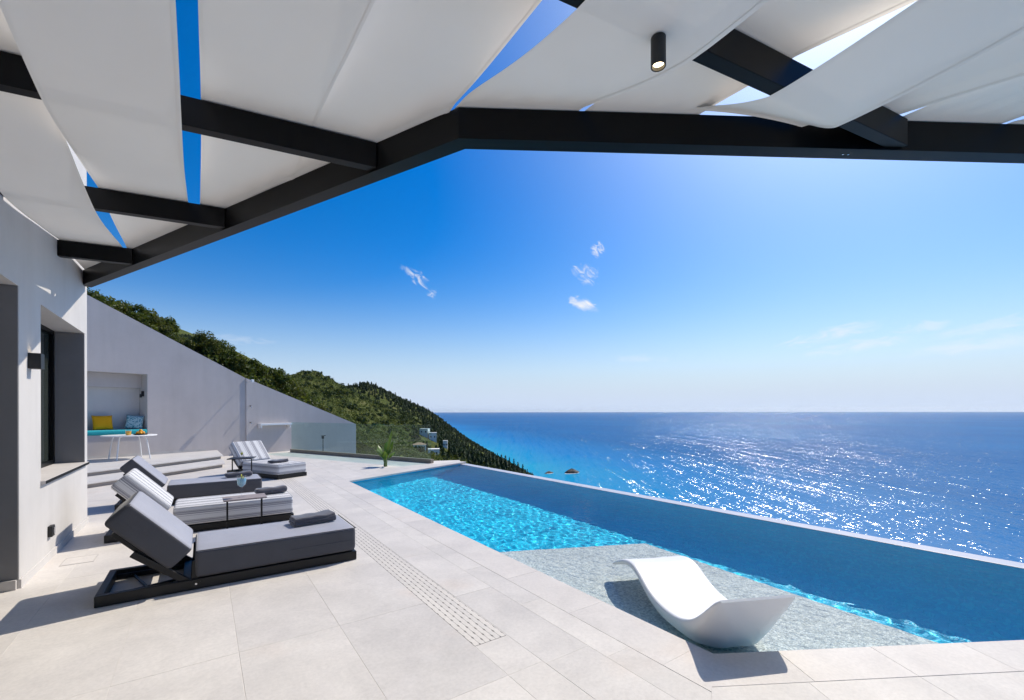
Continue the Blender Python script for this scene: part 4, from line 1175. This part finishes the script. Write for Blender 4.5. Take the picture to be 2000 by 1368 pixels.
# ------------------------------------------------------------------ foliage templates
M['leaf_a'] = leaf_mat('oak leaf', (.018, .038, .006), (.095, .130, .022), .5, .28)
M['leaf_b'] = leaf_mat('olive green leaf', (.026, .044, .008), (.15, .15, .032), .55, .28)
M['needle'] = leaf_mat('dark conifer foliage', (.008, .024, .008), (.034, .066, .018), .7, .1)
M['needle2'] = leaf_mat('far forest foliage', (.011, .029, .009), (.050, .080, .022), .8, .1)
M['scrub'] = leaf_mat('scrub foliage', (.07, .10, .018), (.235, .25, .058), .8, .15)
def broadleaf(seed, mat):
    """tree of height 1: trunk with limbs and an uneven crown of leaf clumps"""
    r = random.Random(seed)
    tr = MB(); tips = []
    tr.tube([(0, 0, -.04), (.01, 0, .15), (r.uniform(-.03, .03), r.uniform(-.03, .03), .38), (r.uniform(-.04, .04), r.uniform(-.04, .04), .62)], [.035, .028, .020, .008], 8)
    for k in range(8):
        a = r.uniform(0, 6.28); z0 = r.uniform(.18, .42); L = r.uniform(.18, .34)
        e = (math.cos(a) * L, math.sin(a) * L, z0 + r.uniform(.12, .34))
        tr.tube([(0, 0, z0), (e[0] * .5, e[1] * .5, z0 + (e[2] - z0) * .6), e], [.014, .010, .005], 6); tips.append(e)
    cl = [(t, r.uniform(.10, .16)) for t in tips]
    for k in range(24):
        a = r.uniform(0, 6.28); el = r.uniform(-.25, 1.35); rad = r.uniform(.75, 1.0)
        cl.append(((math.cos(a) * math.cos(el) * .34 * rad, math.sin(a) * math.cos(el) * .34 * rad, .52 + math.sin(el) * .40 * rad), r.uniform(.085, .15)))
    lf = MB(); leaf_cloud(lf, cl, 120, 1.0, .052, r)
    return tr.mesh('trunk', M['bark'], True), lf.mesh('crown', mat, False, False)
BROAD = [broadleaf(s, M['leaf_a'] if s % 2 else M['leaf_b']) for s in (1, 2, 3, 4)]
def conifer(seed, tiers=9, slim=.20, mat=None):
    r = random.Random(seed); tr = MB(); tr.tube([(0, 0, -.05), (0, 0, .5), (0, 0, .98)], [.025, .015, .003], 6)
    lf = MB()
    for k in range(tiers):
        z = .10 + .86 * k / tiers; rad = slim * (1 - (z - .05)) ** .8 * r.uniform(.8, 1.15)
        for q in range(11):
            a = r.uniform(0, 6.28); L = rad * r.uniform(.7, 1.2); w = L * .42
            d = Vector((math.cos(a), math.sin(a), 0)); s_ = Vector((-d.y, d.x, 0))
            lf.add([(0, 0, z + .07), tuple(d * L * .6 + s_ * w + Vector((0, 0, z + .01))), tuple(d * L + Vector((0, 0, z - .035))), tuple(d * L * .6 - s_ * w + Vector((0, 0, z + .01)))], [(0, 1, 2, 3)])
    return tr.mesh('trunk', M['bark'], True), lf.mesh('crown', mat or M['needle'], False, False)
CON = [conifer(s, 9, (.17, .22, .26)[s % 3]) for s in range(4)]
def plant_tree(name, tpl, X, Y, top=None, height=None, rot=0, width=1.0, label='', cat='tree', group=None):
    z = float(ground_z(X, Y)); h = height if height else max(1.2, top - z)
    w = to_world(X, Y)
    o = empty(name, (w[0], w[1], z), rot); tag(o, label, cat, group)
    for nm, mesh in (('trunk', tpl[0]), ('crown', tpl[1])):
        c_ = link(nm, mesh, o); c_.scale = (h * width, h * width, h)
    return o
# near trees behind the sloping wall: (azimuth tangent, elevation tangent of the top, distance ahead, width, description)
near = [(-.955, .276, 23, 1.3, 'leafy tree rising beside the villa corner above the wall'),
        (-.905, .262, 25, 1.2, 'second leafy tree from the villa corner above the wall'),
        (-.860, .250, 26, 1.3, 'dark rounded tree above the high part of the wall'),
        (-.820, .232, 27, 1.15, 'leafy tree third from the gap in the ridge trees'),
        (-.790, .218, 28, 1.1, 'tall dark tree left of the gap in the ridge trees'),
        (-.768, .180, 30, 1.1, 'low tree at the left side of the gap'),
        (-.735, .168, 31, 1.4, 'low yellowish tree in the gap above the wall'),
        (-.690, .183, 31, .95, 'tall tree standing right of the gap above the wall'),
        (-.655, .165, 32, 1.0, 'leafy tree just right of the tall tree at the gap'),
        (-.622, .138, 33, 1.15, 'leafy tree midway down the sloping wall top'),
        (-.588, .120, 34, 1.2, 'dark tree above the joint in the wall'),
        (-.560, .106, 35, 1.2, 'leafy tree right of the joint in the wall'),
        (-.530, .103, 36, 1.0, 'upright tree before the green hill begins'),
        (-.508, .075, 37, 1.3, 'low tree at the foot of the tree row'),
        (-.480, .045, 38, 1.6, 'low bushy tree above the lower wall'),
        (-.440, .018, 40, 1.7, 'yellowish bush above the low end of the wall')]
for k, (a, t, Y, w, lab) in enumerate(near):
    plant_tree('leafy_tree', BROAD[k % 4], a * Y, Y, top=EYE + t * Y, rot=k * 1.9, width=w * .92, label=lab, group='leafy trees behind the sloping wall')
# spiky conifers on the spur by the sea
words = ['first', 'second', 'third', 'fourth', 'fifth', 'sixth', 'seventh', 'eighth', 'ninth', 'tenth', 'eleventh', 'twelfth', 'thirteenth', 'fourteenth', 'fifteenth', 'sixteenth', 'seventeenth', 'eighteenth']
spur = [(.034, -.128), (.024, -.117), (.013, -.112), (.004, -.104), (-.006, -.101), (-.015, -.097), (-.024, -.095), (-.033, -.092), (-.042, -.091), (-.051, -.088), (-.060, -.087), (-.069, -.088), (-.078, -.086), (-.088, -.087), (-.098, -.084), (-.108, -.083), (-.118, -.080), (-.128, -.079)]
for k, (a, t) in enumerate(spur):
    Y = 330 + (k * 37 % 30)
    plant_tree('conifer', CON[k % 4], a * Y, Y, top=EYE + t * Y, rot=k * 1.3, width=1.15, label='dark conifer on the spur above the sea, %s counted from the sea end' % words[k], group='conifers on the spur by the pool corner')
ridge = [(-.365, .068, 690), (-.352, .062, 700), (-.305, .066, 735), (-.290, .067, 738), (-.275, .060, 742), (-.262, .050, 760), (-.252, .044, 770), (-.240, .036, 780), (-.228, .026, 790), (-.212, .018, 800), (-.200, .012, 806), (-.188, .003, 815)]
rw = ['on the saddle left of the farther hilltop', 'just left of the farther hilltop', 'on the left shoulder of the farther hilltop', 'on the crown of the farther hilltop', 'just right of the farther hilltop crown', 'first down the slope from the farther hilltop', 'second down the slope from the farther hilltop', 'third down the slope from the farther hilltop', 'fourth down the slope from the farther hilltop', 'fifth down the slope from the farther hilltop', 'sixth down the slope from the farther hilltop', 'where the ridge meets the sea horizon']
for k, ((a, t, Y), lab) in enumerate(zip(ridge, rw)):
    plant_tree('conifer', CON[(k + 1) % 4], a * Y, Y, height=6.5 + 2 * (k % 3), rot=k, width=1.6, label='small dark conifer ' + lab, group='conifers on the far ridge')

HOUSES = [(-.208 * 330, 330, 12), (-.176 * 326, 326, 11), (-.196 * 420, 420, 10), (-.178 * 418, 418, 9), (-.150 * 415, 415, 5)]
# ------------------------------------------------------------------ uncountable cover: scrub and far forest, one object each
def scatter(name, X, Y, sizes, tri, mat, label, cat, sink=.15, z_off=None):
    """many copies of a small face cluster merged into one mesh"""
    n = len(X); tv, tf = tri; T = len(tv)
    z = ground_z(X, Y); wx, wy = to_world(X, Y)
    keep = (z > SEA_Z + 1.5) & (((wx - W0.x) * WN.x + (wy - W0.y) * WN.y < -1.6) | (Y > 30))
    for hx, hy, hr in HOUSES: keep &= ~((np.abs(X / Y - hx / hy) * hy < hr * .62) & (Y > hy - 55) & (Y < hy + hr * .7))
    X, Y, z, sizes = X[keep], Y[keep], z[keep], sizes[keep]; n = len(X)
    wx, wy = to_world(X, Y); a = rng.uniform(0, 2 * math.pi, n)
    ca, sa = np.cos(a)[:, None], np.sin(a)[:, None]
    V = np.zeros((n, T, 3))
    sx = sizes[:, None] * rng.uniform(.85, 1.25, (n, 1))
    V[:, :, 0] = (tv[None, :, 0] * ca - tv[None, :, 1] * sa) * sx + wx[:, None]
    V[:, :, 1] = (tv[None, :, 0] * sa + tv[None, :, 1] * ca) * sx + wy[:, None]
    V[:, :, 2] = tv[None, :, 2] * sizes[:, None] * rng.uniform(.8, 1.25, (n, 1)) + (z - sink * sizes)[:, None]
    Fc = (tf[None] + (np.arange(n) * T)[:, None, None]).reshape(-1, 4)
    me = bpy.data.meshes.new(name)
    me.vertices.add(n * T); me.vertices.foreach_set('co', V.reshape(-1))
    nf = len(Fc); me.loops.add(nf * 4); me.polygons.add(nf)
    me.loops.foreach_set('vertex_index', Fc.reshape(-1).astype(np.int32))
    me.polygons.foreach_set('loop_start', (np.arange(nf) * 4).astype(np.int32))
    me.polygons.foreach_set('loop_total', np.full(nf, 4, np.int32))
    me.update(calc_edges=True); me.validate(); me.materials.append(mat)
    o = link(name, me); tag(o, label, cat, kind='stuff'); return o
def tpl_bush(n, leaf, seed, flat=.7):
    r = random.Random(seed); mb = MB()
    cl = [((r.uniform(-.28, .28), r.uniform(-.28, .28), r.uniform(.12, .45)), r.uniform(.18, .30)) for _ in range(6)]
    leaf_cloud(mb, cl, n // 6, 1.0, leaf, r, flat)
    return np.array(mb.v), np.array(mb.f)
def tpl_cone(seed):
    r = random.Random(seed); mb = MB()
    for k in range(6):
        z = .05 + .8 * k / 6; rad = .30 * (1 - z) ** .7
        for q in range(6):
            a = r.uniform(0, 6.28); L = rad * r.uniform(.7, 1.25); w = L * .6; d = Vector((math.cos(a), math.sin(a), 0)); s_ = Vector((-d.y, d.x, 0))
            mb.add([(0, 0, z + .2), tuple(d * L * .7 + s_ * w + Vector((0, 0, z + .03))), tuple(d * L + Vector((0, 0, z - .05))), tuple(d * L * .7 - s_ * w + Vector((0, 0, z + .03)))], [(0, 1, 2, 3)])
    return np.array(mb.v), np.array(mb.f)
def region(n, a0, a1, y0, y1, fn=None):
    a = rng.uniform(a0, a1, n); Y = y0 + (y1 - y0) * np.sqrt(rng.uniform(0, 1, n)); X = a * Y
    if fn is not None: k = fn(a, Y); a, Y, X = a[k], Y[k], X[k]
    return X, Y
X, Y = region(680, -1.05, -.36, 19, 60, lambda a, Y: (Y > 21) | (a < -.7))
scatter('near_scrub', X, Y, rng.uniform(.9, 2.0, len(X)), tpl_bush(150, .11, 1), M['leaf_b'], 'dense green undergrowth on the bank behind the sloping wall', 'undergrowth')
X, Y = region(900, -.62, -.02, 40, 170)
scatter('slope_bushes', X, Y, rng.uniform(1.2, 3.2, len(X)), tpl_bush(60, .20, 2), M['scrub'], 'green bushes on the slope seen through the glass balustrade', 'bushes')
X, Y = region(6000, -.56, -.10, 170, 640, lambda a, Y: (Y < 560) | (a < -.36))
scatter('hill_scrub', X, Y, rng.uniform(1.4, 4.2, len(X)) , tpl_bush(24, .34, 3), M['scrub'], 'green scrub covering the rounded middle hill', 'scrub')
X, Y = region(700, -.47, .02, 230, 620)
scatter('dark_hill_trees', X, Y, rng.uniform(3.0, 8.5, len(X)), tpl_bush(48, .30, 4, .9), M['needle2'], 'scattered dark bushes on the middle hill', 'bushes')
X, Y = region(5200, -.48, .05, 600, 905, lambda a, Y: (Y > 640) | (a > -.2))
scatter('far_forest', X, Y, rng.uniform(4.5, 9, len(X)), tpl_cone(5), M['needle2'], 'dark pine forest on the farther hill running down to the sea', 'forest')
X, Y = region(1500, -.20, .05, 250, 640)
scatter('spur_forest', X, Y, rng.uniform(5, 9.5, len(X)), tpl_cone(6), M['needle2'], 'dark pine wood on the spur behind the pool corner', 'forest')
X, Y = region(1500, -.80, -.66, 700, 960)
scatter('mountain_forest', X, Y, rng.uniform(6, 11, len(X)), tpl_cone(7), M['needle2'], 'bluish wooded mountain glimpsed in the gap between near trees', 'forest')

X, Y = region(1500, -.86, -.55, 48, 420)
scatter('ridge_scrub', X, Y, rng.uniform(1.5, 4.0, len(X)), tpl_bush(40, .26, 9), M['leaf_b'], 'green scrub on the rise behind the near trees', 'scrub')

# ------------------------------------------------------------------ white houses on the slope
M['far_wall'] = simple('white render', (.86, .85, .83), .85, .04, .4)
M['far_roof'] = simple('tan roof tiles', (.42, .27, .18), .9, .15, 1.5)
M['far_window'] = simple('dark far window', (.03, .035, .04), .2)
def far_house(X, Y, w, d, h, rz, label, hip=False, z_lift=.0):
    z = float(ground_z(X, Y)) + z_lift; p = to_world(X, Y)
    r = empty('hillside_house', (p[0], p[1], z), rz); tag(r, label, 'house', 'white houses on the slope')
    MB().box(-w / 2, w / 2, -d / 2, d / 2, -4, h).build('wall', M['far_wall'], r)
    if hip:
        e = .5; hw, hd = w / 2 + e, d / 2 + e; rh = 1.7; q = max(.2, w / 2 - d / 2)
        MB().add([(-hw, -hd, h + .02), (hw, -hd, h + .02), (hw, hd, h + .02), (-hw, hd, h + .02), (-q, 0, h + rh), (q, 0, h + rh)], [(0, 1, 5, 4), (2, 3, 4, 5), (1, 2, 5), (3, 0, 4), (3, 2, 1, 0)]).build('roof', M['far_roof'], r)
    else:
        MB().box(-w / 2 - .2, w / 2 + .2, -d / 2 - .2, d / 2 + .2, h + .002, h + .35).build('roof', M['far_wall'], r)
    n = max(2, int(w / 3))
    for k in range(n):
        x = -w / 2 + w * (k + .5) / n
        wi = MB().box(x - .55, x + .55, -d / 2 - .06, -d / 2 - .01, .9, min(h - .4, 2.4)).build('window', M['far_window'], r)
    for s in (-1, 1):
        MB().box(s * (w / 2 + .01), s * (w / 2 + .06), -.8, .8, .9, min(h - .4, 2.4)).build('window', M['far_window'], r)
    return r
hA = -YAW
far_house(-.208 * 330, 330, 9, 7, 3.6, hA + R(18), 'white house with a tan hipped roof low on the slope', True, 2.4)
far_house(-.176 * 326, 326, 8, 7, 4.2, hA + R(12), 'flat-roofed white house right of the tan-roofed one', False, 1.2)
far_house(-.196 * 420, 420, 8, 6, 4.2, hA + R(-8), 'upper left white house of the cluster higher on the slope', False, 2.8)
far_house(-.178 * 418, 418, 7, 6, 5.2, hA + R(10), 'tall white house at the right of the upper cluster', False, 2.0)
far_house(-.150 * 415, 415, 4, 4, 5.0, hA + R(5), 'single tiny white house among dark trees at right', False, 1.5)

# ------------------------------------------------------------------ sea
sea_me = bpy.data.meshes.new('sea'); S_ = 40000.0
nseg = 96
vs = [(0, 0, 0)] + [(S_ * math.cos(2 * math.pi * k / nseg), S_ * math.sin(2 * math.pi * k / nseg), 0) for k in range(nseg)]
sea_me.from_pydata(vs, [], [(0, 1 + k, 1 + (k + 1) % nseg) for k in range(nseg)])
m, nt, b = new_mat('sea water')
oc = coords(nt); sep = nt.nodes.new('ShaderNodeSeparateXYZ'); nt.links.new(oc, sep.inputs[0])
def nmath(op, a, b_=None, clamp=False):
    n = nt.nodes.new('ShaderNodeMath'); n.operation = op; n.use_clamp = clamp
    for i, v in enumerate((a, b_)):
        if v is None: continue
        if isinstance(v, (int, float)): n.inputs[i].default_value = v
        else: nt.links.new(v, n.inputs[i])
    return n.outputs[0]
# distance off the shore, warped by noise: shallow sandy turquoise to deep blue
off = nmath('ADD', sep.outputs[0], nmath('MULTIPLY', nmath('SUBTRACT', noise(nt, oc, .0022, 4, .6), .5), 420.0))
off = nmath('ADD', off, nmath('MULTIPLY', nmath('MAXIMUM', nmath('SUBTRACT', sep.outputs[1], 900.0), 0.0), .30))
t_ = nmath('DIVIDE', nmath('SUBTRACT', off, -20.0), 640.0, True)
col = ramp(nt, t_, [(0, (.02, .40, .56)), (.22, (.004, .28, .54)), (.5, (.0, .19, .48)), (.85, (.0, .145, .38)), (1, (.0, .125, .345))])
col = mixc(nt, 1, col, ramp(nt, noise(nt, oc, .0011, 4, .55), [(.3, (.82, .84, .88)), (.7, (1.12, 1.1, 1.06))]), 'MULTIPLY')
# wave slopes straight from noise, so that far waves keep their facets and glitter
def slope(wx_, wy_, amp, detail=2, turn=-10):
    # random wave slopes, features about wx_ metres wide and wy_ metres deep
    mp = nt.nodes.new('ShaderNodeMapping'); mp.vector_type = 'TEXTURE'; mp.inputs['Scale'].default_value = (wx_, wy_, 1); mp.inputs['Rotation'].default_value = (0, 0, R(turn)); nt.links.new(oc, mp.inputs['Vector'])
    n = nt.nodes.new('ShaderNodeTexNoise'); n.inputs['Scale'].default_value = 1.0; n.inputs['Detail'].default_value = detail; n.inputs['Roughness'].default_value = .6
    nt.links.new(mp.outputs[0], n.inputs['Vector'])
    v = nt.nodes.new('ShaderNodeVectorMath'); v.operation = 'SUBTRACT'; nt.links.new(n.outputs['Color'], v.inputs[0]); v.inputs[1].default_value = (.5, .5, .5)
    q = nt.nodes.new('ShaderNodeVectorMath'); q.operation = 'MULTIPLY'; nt.links.new(v.outputs[0], q.inputs[0]); q.inputs[1].default_value = (amp * .52, amp, 0)
    return q.outputs[0]
def vadd(a, c):
    n = nt.nodes.new('ShaderNodeVectorMath'); n.operation = 'ADD'; nt.links.new(a, n.inputs[0])
    if isinstance(c, tuple): n.inputs[1].default_value = c
    else: nt.links.new(c, n.inputs[1])
    return n.outputs[0]
nv = vadd(vadd(vadd(slope(5, 3.0, 2.3, 3), slope(4, 18, 1.5, 2, -4)), vadd(slope(6, 90, 1.5, 2, -2), slope(14, 500, 1.4, 2, 0))), (0, 0, 1))
vt = nt.nodes.new('ShaderNodeVectorTransform'); vt.vector_type = 'NORMAL'; vt.convert_from = 'OBJECT'; vt.convert_to = 'WORLD'; nt.links.new(nv, vt.inputs[0])
nn = nt.nodes.new('ShaderNodeVectorMath'); nn.operation = 'NORMALIZE'; nt.links.new(vt.outputs[0], nn.inputs[0])
nt.nodes.remove(b)
df = nt.nodes.new('ShaderNodeBsdfDiffuse'); nt.links.new(col, df.inputs[0])
gl = nt.nodes.new('ShaderNodeBsdfGlossy'); gl.inputs['Roughness'].default_value = .13; nt.links.new(nn.outputs[0], gl.inputs['Normal'])
mx = nt.nodes.new('ShaderNodeMixShader'); nt.links.new(schlick(nt, .06, .20, nn.outputs[0]), mx.inputs[0])
nt.links.new(df.outputs[0], mx.inputs[1]); nt.links.new(gl.outputs[0], mx.inputs[2])
# unresolved wavelets: one broad lobe about the mean surface
g2 = nt.nodes.new('ShaderNodeBsdfGlossy'); g2.distribution = 'BECKMANN'; g2.inputs['Roughness'].default_value = .44
m2 = nt.nodes.new('ShaderNodeMixShader'); m2.inputs[0].default_value = .026
nt.links.new(mx.outputs[0], m2.inputs[1]); nt.links.new(g2.outputs[0], m2.inputs[2]); nt.links.new(m2.outputs[0], nt.nodes['Material Output'].inputs[0])
sea_me.materials.append(m)
sea = link('sea', sea_me, loc=(0, 0, SEA_Z), rot=(0, 0, -YAW)); tag(sea, kind='structure')
M['rock'] = simple('wet sea rock', (.022, .02, .019), .7, .4, .3, .6, 1.0, 1.0)
M['foam'] = simple('sea foam', (.75, .8, .82), .9, .1, .5)
for (X, Y, sz, hh, lab) in ((72, 868, 10, 4.0, 'small dark rock in the turquoise sea nearer the shore'), (117, 872, 16, 8.5, 'larger dark rock in the turquoise sea farther from the shore')):
    p = to_world(X, Y); o = empty('sea_rock', (p[0], p[1], SEA_Z), .4); tag(o, lab, 'rock', 'rocks in the sea')
    mb = MB(); r = random.Random(int(X)); n, k_ = 18, 6
    prof = []
    for j in range(k_ + 1):
        t = j / k_
        for q in range(n):
            a = 2 * math.pi * q / n; rad = sz * (1 - t ** 2.4) * (1 + .28 * math.sin(2 * a + X) + r.uniform(-.12, .12)) + .05
            mb.v.append((rad * math.cos(a), rad * .6 * math.sin(a), -1.0 + (hh + 1) * t * r.uniform(.85, 1.1)))
    for j in range(k_):
        for q in range(n): mb.f.append((j * n + q, j * n + (q + 1) % n, (j + 1) * n + (q + 1) % n, (j + 1) * n + q))
    mb.f.append(tuple(k_ * n + q for q in range(n)))
    mb.build('rock_body', M['rock'], o, auto=35)
    fm = MB(); ring = [((sz * 1.22 * (1 + .15 * math.sin(3 * t) + r.uniform(-.1, .1))) * math.cos(t), (sz * .74 * (1 + r.uniform(-.12, .12))) * math.sin(t)) for t in [2 * math.pi * q / 28 for q in range(28)]]
    fm.prism(ring, .1, .3); fm.build('foam', M['foam'], o)

# ------------------------------------------------------------------ sea haze: one closed box of thin even air round everything
hb_ = MB().box(-45000, 45000, -45000, 45000, SEA_Z - 1.5, 185.0)
hm_ = bpy.data.materials.new('sea haze'); hm_.use_nodes = True; hn = hm_.node_tree; hn.nodes.clear()
ho = hn.nodes.new('ShaderNodeOutputMaterial'); pv = hn.nodes.new('ShaderNodeVolumePrincipled')
pv.inputs['Color'].default_value = (.90, .95, 1.0, 1); pv.inputs['Density'].default_value = 1.2e-5; pv.inputs['Anisotropy'].default_value = .55
hn.links.new(pv.outputs[0], ho.inputs['Volume'])
hz_o = hb_.build('haze', hm_); tag(hz_o, 'thin pale sea haze softening the horizon', 'haze', kind='stuff')
